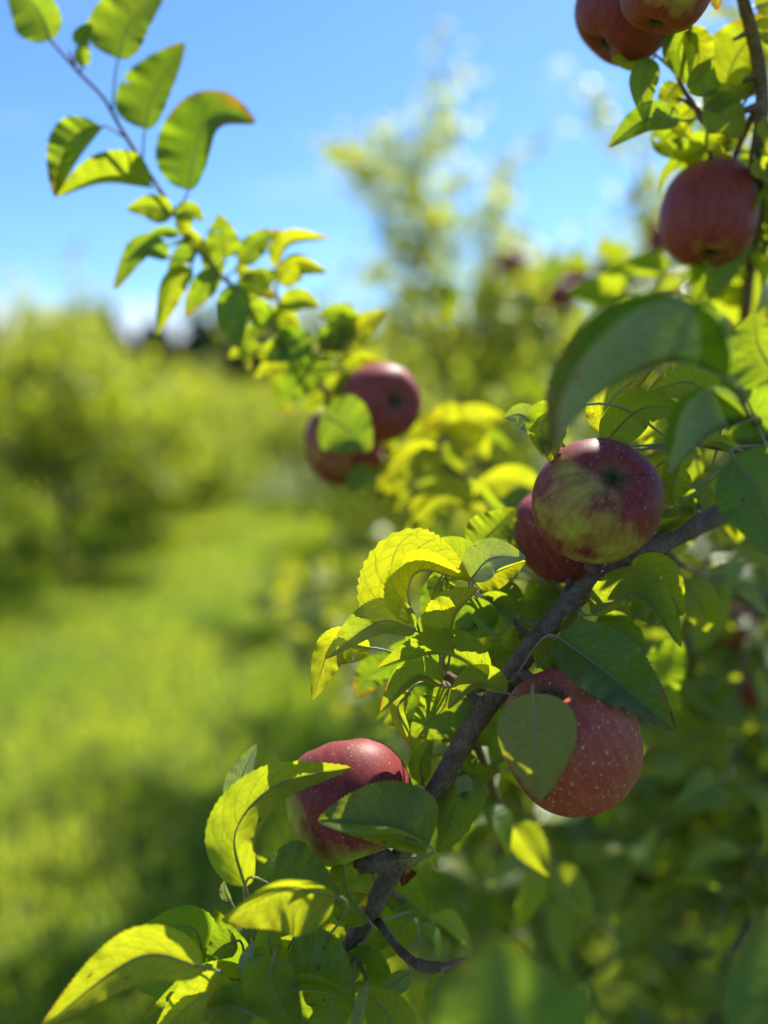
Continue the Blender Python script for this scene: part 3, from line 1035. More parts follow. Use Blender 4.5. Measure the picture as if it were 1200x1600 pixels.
hero(K, [(342, 425), (318, 448), (288, 494)], .680, 24, 25, 20, 't', .25)
hero(K, [(280, 366), (252, 362), (222, 372)], .675, 13, 30, 30, 't', .15)
hero(K, [(300, 372), (276, 380), (252, 384)], .670, 8, 50, 50, 't', .2, fuzz=.5)
hero(K, [(424, 488), (445, 492), (468, 508)], .710, 19, 10, 10, 'u', .92)
hero(K, [(392, 438), (376, 420), (372, 408)], .69, 13, 10, 10, 'u', .85)
hero(K, [(528, 560), (558, 515), (602, 483)], .740, 30, 18, 30, 'u', .95, att=(515, 535, .75))
hero(K, [(534, 528), (515, 538), (498, 548)], .745, 15, 10, 10, 'u', 1.0, burn=.45, att=(515, 535, .75))
hero(K, [(502, 520), (520, 516), (542, 528)], .748, 15, 10, 10, 'u', .98, burn=.22)
hero(K, [(480, 518), (455, 540), (416, 562)], .715, 34, 20, 20, 't', .1, fuzz=.3)
hero(K, [(556, 512), (530, 490), (498, 494)], .75, 22, 10, 20, 'u', .3)
hero(K, [(522, 572), (496, 576), (462, 602)], .74, 22, 10, 15, 'u', .3)
hero(K, [(440, 580), (420, 574), (398, 590)], .74, 14, 10, 15, 'u', .9)
hero(K, [(385, 560), (375, 548), (358, 560)], .73, 14, 10, 15, 'u', .9, att=(430, 520, .72))
hero(K, [(400, 510), (385, 535), (390, 580)], .73, 17, 20, 15, 't', .4)
hero(K, [(470, 545), (455, 560), (470, 600)], .75, 15, 20, 15, 'u', .6)
hero(K, [(540, 575), (565, 560), (598, 566)], .80, 16, 20, 15, 'u', .7)
hero(K, [(505, 648), (540, 668), (580, 704)], .710, 52, 0, 4, 't', .22, curl=8, att=(520, 630, .79))
hero(K, [(590, 744), (560, 752), (545, 772)], .80, 26, 0, 4, 't', .22, curl=8, att=(580, 690, .86))
hero(K, [(692, 712), (640, 712), (566, 772)], .82, 34, 12, 45, 'u', .9)
hero(K, [(705, 690), (742, 660), (790, 652)], .84, 40, 20, 12, 'u', .9)
hero(K, [(700, 690), (735, 690), (762, 716)], .83, 40, 20, 12, 'u', .88)
hero(K, [(725, 650), (690, 655), (662, 668)], .85, 26, 20, 12, 'u', .95, burn=.28)
hero(K, [(758, 806), (690, 792), (634, 850)], .80, 48, 80, 12, 'u', .9, att=(772, 795, .88))
hero(K, [(840, 766), (790, 752), (742, 758)], .80, 34, 12, 20, 'u', .88, att=(780, 735, .84))
hero(K, [(640, 770), (622, 782), (600, 800)], .84, 18, 12, 20, 'u', .7, att=(720, 742, .86))
hero(K, [(650, 760), (690, 775), (712, 800)], .86, 22, 12, 20, 't', .4)
hero(K, [(700, 770), (664, 800), (655, 840)], .90, 26, 12, 20, 'u', .6)
hero(K, [(740, 700), (770, 690), (800, 705)], .88, 24, 12, 20, 't', .4, fuzz=.3)
hero(K, [(560, 640), (590, 720), (640, 730)], .90, 26, 12, 20, 't', .4)
for pts in ([(570, 705), (600, 720), (640, 700)], [(640, 690), (665, 672), (690, 640)], [(780, 800), (800, 840), (780, 870)], [(720, 740), (700, 720), (690, 690)],
            [(600, 690), (620, 740), (600, 790)], [(470, 560), (500, 600), (480, 640)], [(460, 540), (440, 610), (455, 650)], [(540, 640), (500, 620), (480, 600)]):
    hero(K, pts, .86, 24, 20, 12, rng.choice('tu'), rng.uniform(.2, .95))

for pts, d_, W_, sd_, ti_ in (([(430, 510), (400, 480), (372, 500)], .70, 26, 't', .2), ([(385, 465), (400, 440), (440, 425)], .695, 24, 't', .25),
                               ([(440, 480), (470, 470), (500, 480)], .71, 24, 'u', .6), ([(490, 585), (460, 600), (430, 640)], .75, 26, 't', .2),
                               ([(500, 545), (530, 520), (560, 525)], .74, 28, 't', .2), ([(480, 575), (450, 520), (455, 480)], .73, 26, 't', .15),
                               ([(530, 645), (500, 630), (470, 640)], .78, 24, 'u', .6), ([(305, 385), (280, 400), (262, 425)], .68, 20, 't', .2),
                               ([(345, 430), (330, 400), (338, 372)], .685, 20, 't', .3), ([(275, 335), (300, 330), (318, 345)], .665, 18, 'u', .4),
                               ([(520, 530), (545, 505), (540, 470)], .745, 24, 'u', .85), ([(590, 690), (620, 660), (650, 650)], .83, 26, 't', .3),
                               ([(450, 540), (420, 550), (395, 540)], .72, 22, 'u', .55), ([(510, 610), (545, 600), (575, 612)], .78, 22, 'u', .7)):
    hero(K, pts, d_, W_, rng.uniform(-25, 20), rng.uniform(-10, 50), sd_, ti_)
# --- cluster in the middle, along the fruiting branch
K = 'main'
spur = (692, 1060, .515)
hero(K, [(651, 974), (637, 925), (660, 892), (735, 910)], .480, 84, 4, 108, 'u', .95, curl=12, dz=(0, -.3, -.6, -.2), att=(668, 1002, .5), wave=.03)
hero(K, [(650, 986), (592, 972), (507, 1030)], .478, 42, 52, 12, 'u', .55, fuzz=.18, curl=20, att=spur)
hero(K, [(578, 1012), (520, 1010), (488, 1094)], .492, 40, 20, 40, 'u', .92, att=spur)
hero(K, [(764, 1056), (690, 1022), (590, 1044)], .468, 52, 92, 28, 'u', .52, curl=12, att=(815, 1075, .49))
hero(K, [(792, 1083), (742, 1068), (700, 1108)], .466, 34, 70, 15, 'u', .75, att=(838, 1078, .481))
hero(K, [(706, 1003), (712, 960), (748, 919)], .478, 52, 12, 85, 'u', .88, att=spur)
hero(K, [(736, 904), (768, 872), (822, 872)], .485, 38, 8, 40, 'u', .45, fuzz=.75, dz=(0, -.5, -1), att=(800, 968, .514))
hero(K, [(742, 908), (780, 892), (822, 876)], .492, 30, 40, 12, 'u', .85, att=(800, 968, .514))
hero(K, [(736, 902), (710, 868), (668, 848)], .500, 38, 12, 12, 'u', .45, att=(800, 968, .514))
hero(K, [(738, 858), (770, 830), (806, 794)], .53, 42, 10, 10, 'u', .50, att=(800, 968, .514))
hero(K, [(790, 850), (800, 880), (802, 905)], .535, 20, 10, 10, 'u', .85, att=(800, 968, .514))
hero(K, [(768, 988), (738, 960), (712, 990)], .500, 34, 10, 20, 't', .12, att=(800, 968, .514))
hero(K, [(798, 972), (770, 945), (735, 950)], .503, 34, 10, 25, 'u', .40, att=(800, 968, .514))
hero(K, [(806, 960), (780, 925), (745, 930)], .512, 34, 10, 25, 't', .35, att=(800, 968, .514))
hero(K, [(690, 900), (676, 930), (662, 990)], .497, 20, 30, 10, 't', .18, fuzz=.2, att=spur)
hero(K, [(700, 895), (690, 915), (688, 960)], .500, 24, 10, 10, 'u', .8, att=spur)
hero(K, [(640, 1010), (662, 985), (672, 950)], .505, 24, 10, 20, 't', .2, att=spur)
hero(K, [(690, 1072), (650, 1058), (594, 1112)], .485, 36, 70, 14, 'u', .50, att=spur)
hero(K, [(702, 1075), (690, 1110), (642, 1150)], .500, 50, 6, 25, 't', .35, att=spur)
hero(K, [(640, 1080), (622, 1110), (646, 1178)], .495, 17, 30, 30, 'u', .8, att=spur)
hero(K, [(608, 1038), (580, 1052), (556, 1092)], .56, 28, 5, 15, 't', .1, fuzz=.35, att=spur)
hero(K, [(660, 1222), (658, 1190), (678, 1148)], .515, 22, 20, 30, 'u', .55)
hero(K, [(705, 1178), (738, 1210), (782, 1204)], .52, 30, 20, 40, 'u', .50)
hero(K, [(722, 1160), (745, 1150), (765, 1165)], .53, 26, 20, 20, 'u', .45)
hero(K, [(770, 1100), (735, 1120), (722, 1150)], .53, 30, 20, 20, 't', .35)
hero(K, [(690, 1262), (684, 1275), (672, 1296)], .512, 18, 20, 20, 'u', .8)
hero(K, [(716, 1214), (724, 1228), (722, 1252)], .500, 17, 10, 30, 'u', .4, fuzz=.85)
hero(K, [(836, 970), (806, 955), (790, 935)], .53, 28, 10, 25, 't', .35)
hero(K, [(850, 985), (838, 940), (835, 900)], .56, 30, 10, 25, 'u', .6)
hero(K, [(880, 955), (862, 920), (850, 905)], .56, 26, 10, 25, 'u', .5)
hero(K, [(805, 1010), (770, 1000), (745, 1015)], .54, 28, 30, 15, 't', .4)
hero(K, [(800, 1040), (770, 1025), (748, 1040)], .53, 24, 30, 15, 'u', .5)
hero(K, [(830, 1010), (800, 1000), (815, 960)], .525, 22, 30, 15, 'u', .55)
# leaf in front of the lowest hanging apple and the ones round it
hero(K, [(832, 1083), (838, 1160), (846, 1253)], .432, 71, -8, -22, 'u', .72, fuzz=.16, curl=-12, dz=(0, -.6, -.4), att=(846, 1082, .477), wave=.02)  # tint and fuzz raised: sunlight on this shaded leaf put into its colour
hero(K, [(871, 995), (962, 1062), (1054, 1142)], .462, 68, 8, 55, 't', .06, curl=-14, dz=(0, -.6, .2), fuzz=0, att=(800, 1062, .50))
hero(K, [(924, 960), (1000, 930), (1064, 1012)], .490, 50, 14, 70, 'u', .50, curl=18, att=(905, 935, .506))
hero(K, [(985, 910), (1028, 905), (1067, 962)], .500, 44, 10, 25, 'u', .93, att=(960, 888, .51))
hero(K, [(986, 925), (1030, 950), (1060, 985)], .520, 40, 10, 25, 't', .3, att=(960, 888, .51))
hero(K, [(870, 998), (905, 1010), (936, 1052)], .482, 24, 10, 25, 'u', .8, burn=.55, att=(835, 1008, .5), label='small brown leaf behind the large green one')
hero(K, [(842, 1042), (868, 1020), (912, 1052)], .490, 30, 10, 25, 'u', .60, att=(835, 1008, .5))
hero(K, [(905, 960), (890, 990), (902, 1010)], .500, 24, 10, 25, 'u', .6)
hero(K, [(1000, 870), (1010, 900), (1040, 925)], .54, 24, 10, 25, 'u', .85)
hero(K, [(930, 975), (975, 985), (1010, 1010)], .53, 34, 30, 20, 't', .25, fuzz=.3)
hero(K, [(1055, 1000), (1040, 1070), (1060, 1110)], .6, 40, 30, 20, 'u', .35, att=(985, 900, .51))
# lower left cluster
ls = (420, 1540, .485)
hero(K, [(384, 1386), (368, 1300), (430, 1228), (549, 1199)], .455, 58, 24, 48, 'u', .60, curl=24, dz=(0, -.3, -.3, 0), att=ls)
hero(K, [(372, 1272), (376, 1220), (401, 1163)], .492, 27, 10, 40, 'u', .35, fuzz=.95, att=ls)
hero(K, [(402, 1372), (450, 1392), (536, 1418)], .450, 96, (-24, -12), -100, 't', .30, curl=-10, att=ls, dz=(0, 0, -.3))
hero(K, [(524, 1400), (440, 1392), (344, 1438)], .428, 78, 4, 72, 'u', .88, curl=20, dz=(0, -.4, -.4), att=(425, 1540, .485))
hero(K, [(428, 1500), (420, 1465), (436, 1428)], .448, 24, 10, 25, 'u', .50, att=ls)
hero(K, [(578, 1440), (545, 1395), (533, 1326)], .475, 44, 14, 100, 'u', .38, att=(556, 1478, .51))
hero(K, [(540, 1450), (545, 1420), (575, 1400)], .50, 36, 14, 20, 'u', .45)
hero(K, [(670, 1322), (610, 1292), (496, 1282)], .444, 90, (96, 80), (-24, -14), 't', .32, curl=-16, dz=(0, -.4, .2), att=(600, 1345, .497))
hero(K, [(668, 1324), (600, 1302), (496, 1283)], .443, 22, 12, 120, 'u', .62, curl=10, dz=(0, -.5, .1), att=(600, 1345, .497))
hero(K, [(446, 1544), (500, 1546), (554, 1559)], .440, 116, (-24, -12), -100, 't', .30, curl=-12, dz=(0, 0, -.2), att=(470, 1520, .495))
hero(K, [(446, 1546), (500, 1549), (552, 1562)], .438, 30, 20, 100, 'u', .60, curl=15, att=(470, 1520, .495))
hero(K, [(428, 1494), (424, 1540), (470, 1622)], .430, 48, 12, 10, 't', .30, curl=-15, att=ls)
hero(K, [(398, 1585), (360, 1572), (318, 1588)], .440, 42, 12, 25, 't', .22, curl=-15, att=ls)
hero(K, [(366, 1545), (310, 1560), (238, 1625)], .446, 46, 15, 25, 'u', .85, att=(385, 1528, .48))
hero(K, [(318, 1512), (215, 1496), (62, 1608)], .430, 54, 30, (18, 25), 'u', .90, curl=18, dz=(0, -.6, -.8), att=(330, 1512, .472))
hero(K, [(320, 1500), (296, 1448), (205, 1462)], .50, 40, 30, 25, 't', .22, att=(330, 1512, .472))
hero(K, [(370, 1470), (348, 1478), (322, 1502)], .472, 30, 30, 25, 't', .1, fuzz=.3, att=(385, 1528, .48))
hero(K, [(392, 1530), (320, 1536), (222, 1596)], .460, 40, 20, 30, 'u', .45, att=(385, 1528, .48))
hero(K, [(390, 1532), (388, 1500), (402, 1467)], .455, 17, 10, 60, 'u', .3, fuzz=.95, att=(385, 1528, .48))
hero(K, [(360, 1408), (352, 1392), (350, 1376)], .462, 12, 10, 60, 'u', .4, fuzz=.95, att=ls)
hero(K, [(512, 1412), (488, 1428), (470, 1446)], .470, 25, 30, 20, 'u', .55, att=ls)
hero(K, [(620, 1640), (605, 1585), (560, 1540)], .450, 46, 12, 20, 'u', .62, att=(556, 1478, .51))
hero(K, [(556, 1612), (566, 1570), (578, 1528)], .440, 16, 30, 60, 'u', .6, fuzz=.45, att=(556, 1478, .51))
hero(K, [(650, 1350), (638, 1358), (628, 1385)], .512, 17, 10, 10, 'u', .8, burn=.85, label='tiny orange brown leaf beside the branch')
hero(K, [(640, 1430), (610, 1480), (598, 1500)], .53, 28, 10, 10, 'u', .55)
hero(K, [(580, 1450), (600, 1420), (625, 1400)], .54, 22, 10, 10, 'u', .5)
hero(K, [(640, 1520), (605, 1545), (590, 1570)], .49, 22, 10, 40, 'u', .35, fuzz=.3)
hero(K, [(690, 1520), (680, 1560), (700, 1600)], .43, 26, 10, 40, 'u', .5)
hero(K, [(470, 1430), (440, 1450), (420, 1470)], .49, 20, 10, 40, 't', .3, att=ls)
hero(K, [(320, 1512), (290, 1520), (270, 1540)], .475, 20, 10, 40, 'u', .8, burn=.3)
for pts, d_, W_, sd_, ti_ in (([(455, 1545), (420, 1500), (405, 1440)], .47, 40, 'u', .45), ([(520, 1500), (560, 1480), (610, 1470)], .53, 34, 't', .3),
                               ([(470, 1520), (440, 1500), (380, 1500)], .50, 38, 't', .25), ([(385, 1530), (340, 1530), (290, 1560)], .49, 36, 't', .2),
                               ([(420, 1540), (400, 1580), (345, 1620)], .475, 44, 'u', .55), ([(500, 1510), (520, 1570), (500, 1625)], .475, 46, 't', .28),
                               ([(540, 1490), (575, 1530), (590, 1600)], .50, 42, 't', .25), ([(330, 1512), (290, 1535), (215, 1545)], .49, 34, 't', .18),
                               ([(385, 1528), (352, 1470), (335, 1420)], .51, 34, 't', .2), ([(420, 1540), (430, 1470), (465, 1400)], .52, 44, 'u', .45),
                               ([(470, 1520), (510, 1470), (540, 1440)], .53, 40, 't', .3), ([(556, 1345), (520, 1360), (480, 1350)], .52, 34, 'u', .5),
                               ([(470, 1520), (455, 1570), (420, 1625)], .50, 46, 't', .22), ([(330, 1512), (300, 1560), (270, 1625)], .48, 40, 'u', .5),
                               ([(600, 1390), (640, 1410), (672, 1440)], .54, 30, 't', .3), ([(385, 1530), (345, 1500), (300, 1492)], .50, 30, 't', .2)):
    hero(K, pts, d_, W_, rng.uniform(-20, 25), rng.uniform(-15, 40), sd_, ti_)
for pts, d_, W_, sd_, ti_ in (([(700, 1060), (730, 1040), (765, 1010)], .54, 34, 't', .3), ([(692, 1062), (660, 1100), (600, 1130)], .55, 36, 't', .2),
                               ([(735, 1085), (720, 1130), (690, 1160)], .53, 34, 't', .25), ([(815, 985), (800, 1010), (760, 1030)], .55, 30, 't', .25),
                               ([(885, 930), (850, 950), (830, 985)], .55, 34, 'u', .5), ([(760, 1110), (780, 1150), (770, 1200)], .55, 36, 't', .2),
                               ([(692, 1062), (640, 1030), (570, 1060)], .54, 36, 't', .15)):
    hero(K, pts, d_, W_, rng.uniform(-20, 25), rng.uniform(-15, 40), sd_, ti_)
# close leaves, upper right, nearer than the focus
K = 'close'
hero(K, [(1138, 592), (1061, 566), (975, 594), (912, 640), (868, 706)], .375, 142, (142, 112), (62, -22), 't', .10, fuzz=.75, curl=6, dz=(0, -.6, -1.0, -1.2, -1.0), att=(1165, 640, .40), wave=.02)  # high fuzz dulls the sunlit blade, standing in for cast shade
hero(K, [(1171, 656), (1137, 668), (1111, 679), (1077, 710), (1045, 742)], .415, 92, (150, 108), (66, -30), 't', .12, fuzz=.6, curl=6, dz=(0, -.3, -.5, -.6, -.4), att=(1185, 675, .44), wave=.02)  # dulled by fuzz as well, in place of real shade
hero(K, [(938, 676), (958, 622), (1022, 570)], .495, 36, 4, 40, 'u', .92, burn=.26, att=(1070, 690, .515), label='yellow leaf with a red and orange burnt stripe')
hero(K, [(944, 692), (1000, 640), (1072, 638)], .480, 40, 22, 20, 'u', .42, att=(1070, 690, .515))
hero(K, [(1118, 640), (1080, 598), (1014, 612)], .490, 48, 30, 15, 'u', .55, att=(1120, 700, .50))
hero(K, [(876, 690), (858, 668), (862, 724)], .470, 34, 20, 20, 'u', .50, burn=.18, att=(1070, 690, .515))
hero(K, [(876, 645), (848, 660), (852, 716)], .462, 36, 10, 30, 'u', .5, burn=.12, att=(1070, 690, .515))
hero(K, [(836, 668), (815, 648), (788, 652)], .50, 24, 20, 20, 'u', .35, fuzz=.7, att=(1070, 690, .515))
hero(K, [(1216, 590), (1185, 540), (1180, 490)], .40, 70, 10, 20, 'u', .34, att=(1196, 690, .46))
hero(K, [(1190, 680), (1165, 620), (1130, 570)], .43, 56, 10, 25, 't', .12, att=(1196, 690, .46))
hero(K, [(1146, 714), (1184, 770), (1225, 880)], .425, 72, 20, 16, 't', .10, curl=-20, att=(1196, 690, .46))
hero(K, [(1160, 786), (1120, 778), (1098, 735)], .585, 44, 10, 20, 'u', .82, att=(1196, 690, .46))
hero(K, [(1060, 730), (1050, 770), (1052, 792)], .500, 30, 10, 40, 'u', .72, att=(1070, 690, .515))
hero(K, [(1050, 712), (1020, 740), (1048, 790)], .505, 30, 10, 40, 'u', .78, att=(1070, 690, .515))
hero(K, [(1026, 800), (1056, 795), (1090, 800)], .515, 28, 10, 50, 'u', .6, att=(1165, 705, .49))
hero(K, [(1020, 825), (1050, 815), (1090, 795)], .525, 26, 10, 50, 'u', .88, att=(1165, 705, .49))
hero(K, [(1090, 770), (1070, 780), (1080, 806)], .53, 22, 10, 50, 't', .4, att=(1120, 700, .50))
hero(K, [(1150, 702), (1120, 690), (1092, 698)], .49, 16, 40, 20, 'u', .6, burn=.25, att=(1165, 705, .49))
hero(K, [(1075, 692), (1050, 720), (1020, 760)], .55, 30, 10, 50, 'u', .5, att=(1070, 690, .515))
hero(K, [(1075, 692), (1040, 685), (1000, 700)], .54, 30, 10, 50, 'u', .75, att=(1070, 690, .515))
# upper right, round the two blurred apples
K = 'upper'
hero(K, [(1020, 92), (1002, 130), (1008, 195)], .590, 29, 10, 35, 't', .25, att=(1055, 110, .60))
hero(K, [(1062, 188), (1010, 186), (950, 230)], .590, 30, 40, 12, 't', .22, att=(1095, 180, .61))
hero(K, [(1010, 80), (985, 95), (955, 92)], .61, 26, 40, 12, 'u', .85, att=(1055, 110, .60))
hero(K, [(1078, 42), (1060, 80), (1072, 132)], .585, 34, 12, 30, 't', .28, att=(1062, 128, .605))
hero(K, [(1080, 40), (1092, 85), (1080, 135)], .592, 28, 12, 30, 'u', .75, att=(1062, 128, .605))
hero(K, [(1100, 152), (1100, 120), (1112, 92)], .585, 30, 10, 12, 't', .25, att=(1105, 192, .61))
hero(K, [(1130, 150), (1150, 90), (1205, 18)], .62, 62, 20, 10, 'u', .72, att=(1150, 178, .605))
hero(K, [(1102, 168), (1130, 150), (1172, 146)], .590, 26, 20, 20, 'u', .60, att=(1105, 192, .61))
hero(K, [(1102, 166), (1135, 185), (1160, 215)], .588, 42, 10, 30, 'u', .30, att=(1105, 192, .61))
hero(K, [(1180, 120), (1160, 130), (1130, 165)], .62, 30, 10, 30, 'u', .45, att=(1150, 178, .605))
hero(K, [(1150, 210), (1120, 220), (1140, 250)], .61, 30, 10, 30, 'u', .6, att=(1150, 178, .605))
hero(K, [(1195, 185), (1205, 210), (1200, 240)], .58, 30, 10, 30, 'u', .72)
hero(K, [(1180, 250), (1195, 268), (1210, 272)], .60, 24, 10, 30, 'u', .7)
hero(K, [(1170, 280), (1140, 285), (1120, 300)], .66, 24, 10, 30, 't', .3)
hero(K, [(1060, 200), (1040, 220), (1072, 250)], .66, 32, 10, 30, 'u', .5, att=(1095, 180, .61))
hero(K, [(1110, 220), (1090, 240), (1060, 245)], .67, 34, 10, 30, 't', .3, att=(1108, 225, .635))
hero(K, [(1060, 130), (1045, 150), (1035, 180)], .62, 24, 10, 30, 'u', .7, att=(1062, 128, .605))
hero(K, [(1085, 165), (1060, 190), (1080, 218)], .64, 26, 10, 30, 'u', .75, att=(1095, 180, .61))
hero(K, [(1188, 60), (1205, 50), (1225, 50)], .60, 30, 10, 30, 'u', .7)
hero(K, [(1180, 10), (1200, 4), (1225, -10)], .62, 26, 10, 30, 'u', .85)
hero(K, [(1118, -20), (1118, 0), (1120, 16)], .58, 14, 10, 30, 't', .1, burn=.5)
hero(K, [(1195, 300), (1170, 330), (1195, 380)], .74, 40, 10, 30, 't', .2)
hero(K, [(1180, 400), (1140, 410), (1100, 450)], .78, 36, 10, 30, 'u', .4)
hero(K, [(1170, 470), (1130, 440), (1080, 440)], .82, 34, 10, 30, 'u', .6)
hero(K, [(1200, 280), (1180, 290), (1160, 310)], .66, 26, 10, 30, 'u', .8)
hero(K, [(1195, 310), (1215, 330), (1205, 360)], .72, 30, 10, 30, 'u', .35)
# very close leaves at the bottom edge, far out of focus
K = 'low'
hero(K, [(880, 1680), (800, 1600), (770, 1462)], .275, 150, 8, 14, 't', .12, curl=6, dz=(0, 1.2, 2.3), wave=.02)
hero(K, [(1260, 1640), (1220, 1540), (1200, 1420)], .33, 105, 8, 14, 't', .12, curl=6, dz=(0, 1.3, 2.6), wave=.02, att=(1150, 1640, .55))


# ------------------------------------------------------------------ further leaves of the same tree
def grown_leaf(i):
    """a whole leaf with stalk, its stalk starting at the origin; shared by many copies"""
    lr = random.Random(900 + i)
    rows, cols = 15, 3
    L, W, st = 1.0, lr.uniform(.27, .34), .32
    droop, fold = lr.uniform(.2, .9), R(lr.uniform(8, 40))
    vs, uv, fs, mi = [], [], [], []
    y, z, a = st, 0.0, 0.25
    nc = 2 * cols + 1
    for r_ in range(rows):
        v = r_ / (rows - 1)
        if r_:
            a -= droop * 1.6 / rows
            y += math.cos(a) / rows * L
            z += math.sin(a) / rows * L
        wv = W * width_profile(v) * (1 + (0.04 if r_ % 2 else -0.03))
        for c in range(-cols, cols + 1):
            f = abs(c) / cols
            fa = fold * (1.3 - 0.6 * f)
            wz = 0.03 * f * math.sin(v * 9 + i + (c > 0))
            vs.append((math.copysign(wv * f * math.cos(fa), c), y, z + wv * f * math.sin(fa) + wz))
            uv.append(((c + cols) / (2 * cols), v))
    for r_ in range(rows - 1):
        for c in range(nc - 1):
            b = r_ * nc + c
            fs.append((b, b + 1, b + nc + 1, b + nc))
            mi.append(0)
    sp = catmull([(0, 0, -.05), (0, st * .5, .0), (0, st, 0), vs[4 * nc + cols], vs[9 * nc + cols]], 10)
    v2, f2 = tube_arrays(sp, np.linspace(.013, .004, 10), 5, 0, 0, True, len(vs))
    vs += v2
    uv += [(.5, .5)] * len(v2)
    fs += f2
    mi += [1] * len(f2)
    me = bpy.data.meshes.new('leaf')
    me.from_pydata(vs, [], fs)
    me.materials.append(M_LEAF)
    me.materials.append(M_STALK)
    me.polygons.foreach_set('use_smooth', [True] * len(fs))
    me.polygons.foreach_set('material_index', mi)
    lay = me.uv_layers.new(name='UVMap')
    vi = np.zeros(len(me.loops), dtype=np.int32)
    me.loops.foreach_get('vertex_index', vi)
    lay.data.foreach_set('uv', np.array(uv, np.float32)[vi].ravel())
    me.update()
    return me


GROWN = [grown_leaf(i) for i in range(8)]
lr_ = random.Random(77)


def fill_leaf(bo, p, direction, size, tint, fuzz=0.0):
    o = bpy.data.objects.new('leaf', GROWN[lr_.randrange(8)])
    C.objects.link(o)
    o.parent = bo
    o.location = Vector(p) - TREE
    y = Vector(direction).normalized()
    zz = Vector((lr_.gauss(0, .5), lr_.gauss(0, .5), 1.0))
    zz = (zz - y * zz.dot(y)).normalized()
    x = y.cross(zz)
    m3 = Matrix((x, y, zz)).transposed()
    o.rotation_mode = 'QUATERNION'
    o.rotation_quaternion = m3.to_quaternion()
    o.scale = (size, size, size)
    o['tint'], o['burn'], o['fuzz'] = float(tint), float(0.3 if lr_.random() < .06 else 0.0), float(fuzz)


def leafy_twig(key, spec, n, size=.062, rad=(.0028, .001), tint=(.2, .8)):
    """a side twig of the tree with leaves all along it"""
    o = branch(key, spec, rad, 6, 0.08, 26)
    pts = BR[key][1]
    ph = lr_.uniform(0, 6)
    for i in range(n):
        f = 0.12 + 0.88 * i / max(1, n - 1)
        k = min(len(pts) - 2, int(f * (len(pts) - 1)))
        t = Vector(pts[k + 1] - pts[k]).normalized()
        a = ph + i * 2.4
        s = t.orthogonal().normalized()
        q = t.cross(s)
        d = s * math.cos(a) + q * math.sin(a) + t * 0.55 + Vector((0, 0, -0.15))
        fill_leaf(o, pts[k], d, size * lr_.uniform(.7, 1.2), lr_.uniform(*tint), 0.3 if lr_.random() < .12 else 0)


leafy_twig('t1', [(905, 935, .506), (880, 930, .55), (830, 900, .60), (780, 870, .64)], 12, .058)
leafy_twig('t2', [(1100, 815, .535), (1085, 780, .57), (1065, 720, .61), (1050, 650, .66)], 12, .058, tint=(.4, .95))
leafy_twig('t3', [(790, 1066, .50), (740, 1080, .55), (690, 1110, .60), (640, 1140, .64)], 10, .056)
leafy_twig('t4', [(735, 1140, .498), (730, 1200, .55), (735, 1260, .60)], 8, .055)
leafy_twig('t5', [(1030, 850, .52), (1060, 880, .58), (1100, 900, .64), (1140, 905, .72)], 9, .056, tint=(.5, .95))
leafy_twig('t6', [(600, 1385, .506), (640, 1420, .56), (650, 1470, .62)], 5, .05)
leafy_twig('shade1', [(1150, -60, .60), (1120, -150, .54), (1070, -240, .50)], 12, .066, tint=(.2, .6))  # unseen twig above the frame, added to shade the close leaves
leafy_twig('shade2', [(1160, -5, .60), (1200, -120, .52), (1190, -260, .46)], 12, .066, tint=(.2, .6))  # second unseen twig, likewise added to cast shade
leafy_twig('t10', [(1130, 934, .90), (1080, 1000, .84), (1040, 1080, .80), (1010, 1150, .78)], 14, .068, tint=(.3, .9))
leafy_twig('t11', [(1180, 938, .92), (1160, 1040, .82), (1150, 1150, .76), (1130, 1230, .74)], 14, .07, tint=(.2, .8))
leafy_twig('t12', [(1060, 922, .88), (1100, 880, .80), (1150, 850, .74), (1190, 840, .70)], 12, .066, tint=(.4, 1.0))
leafy_twig('t13', [(1210, 938, .93), (1230, 1150, .85), (1190, 1330, .80), (1120, 1430, .78)], 16, .068, tint=(.2, .8))
leafy_twig('t14', [(735, 1140, .498), (800, 1290, .66), (880, 1370, .78), (930, 1450, .86)], 14, .062, tint=(.2, .8))
NEARER.update({'u1': .6, 'u2': .6, 'u3': .6})
leafy_twig('u1', [(1191, 150, .60), (1150, 240, .66), (1140, 300, .70), (1160, 370, .74)], 14, .058, tint=(.1, .7))
leafy_twig('u2', [(1185, 330, .68), (1120, 400, .78), (1060, 450, .86), (1010, 470, .92)], 14, .058, tint=(.2, .8))
leafy_twig('u3', [(1172, 420, .78), (1200, 380, .74), (1215, 300, .70), (1200, 250, .68)], 12, .058, tint=(.1, .7))
leafy_twig('t15', [(1210, 938, .93), (1150, 1200, 1.0), (1060, 1330, 1.0), (960, 1400, 1.0)], 16, .064, tint=(.4, 1.0))
leafy_twig('t16', [(1130, 934, .90), (1100, 1180, .96), (1020, 1300, .96), (940, 1330, .98)], 16, .064, tint=(.4, 1.0))
leafy_twig('t7', [(540, 1490, .512), (480, 1500, .54), (430, 1480, .56), (390, 1440, .57)], 6, .05)

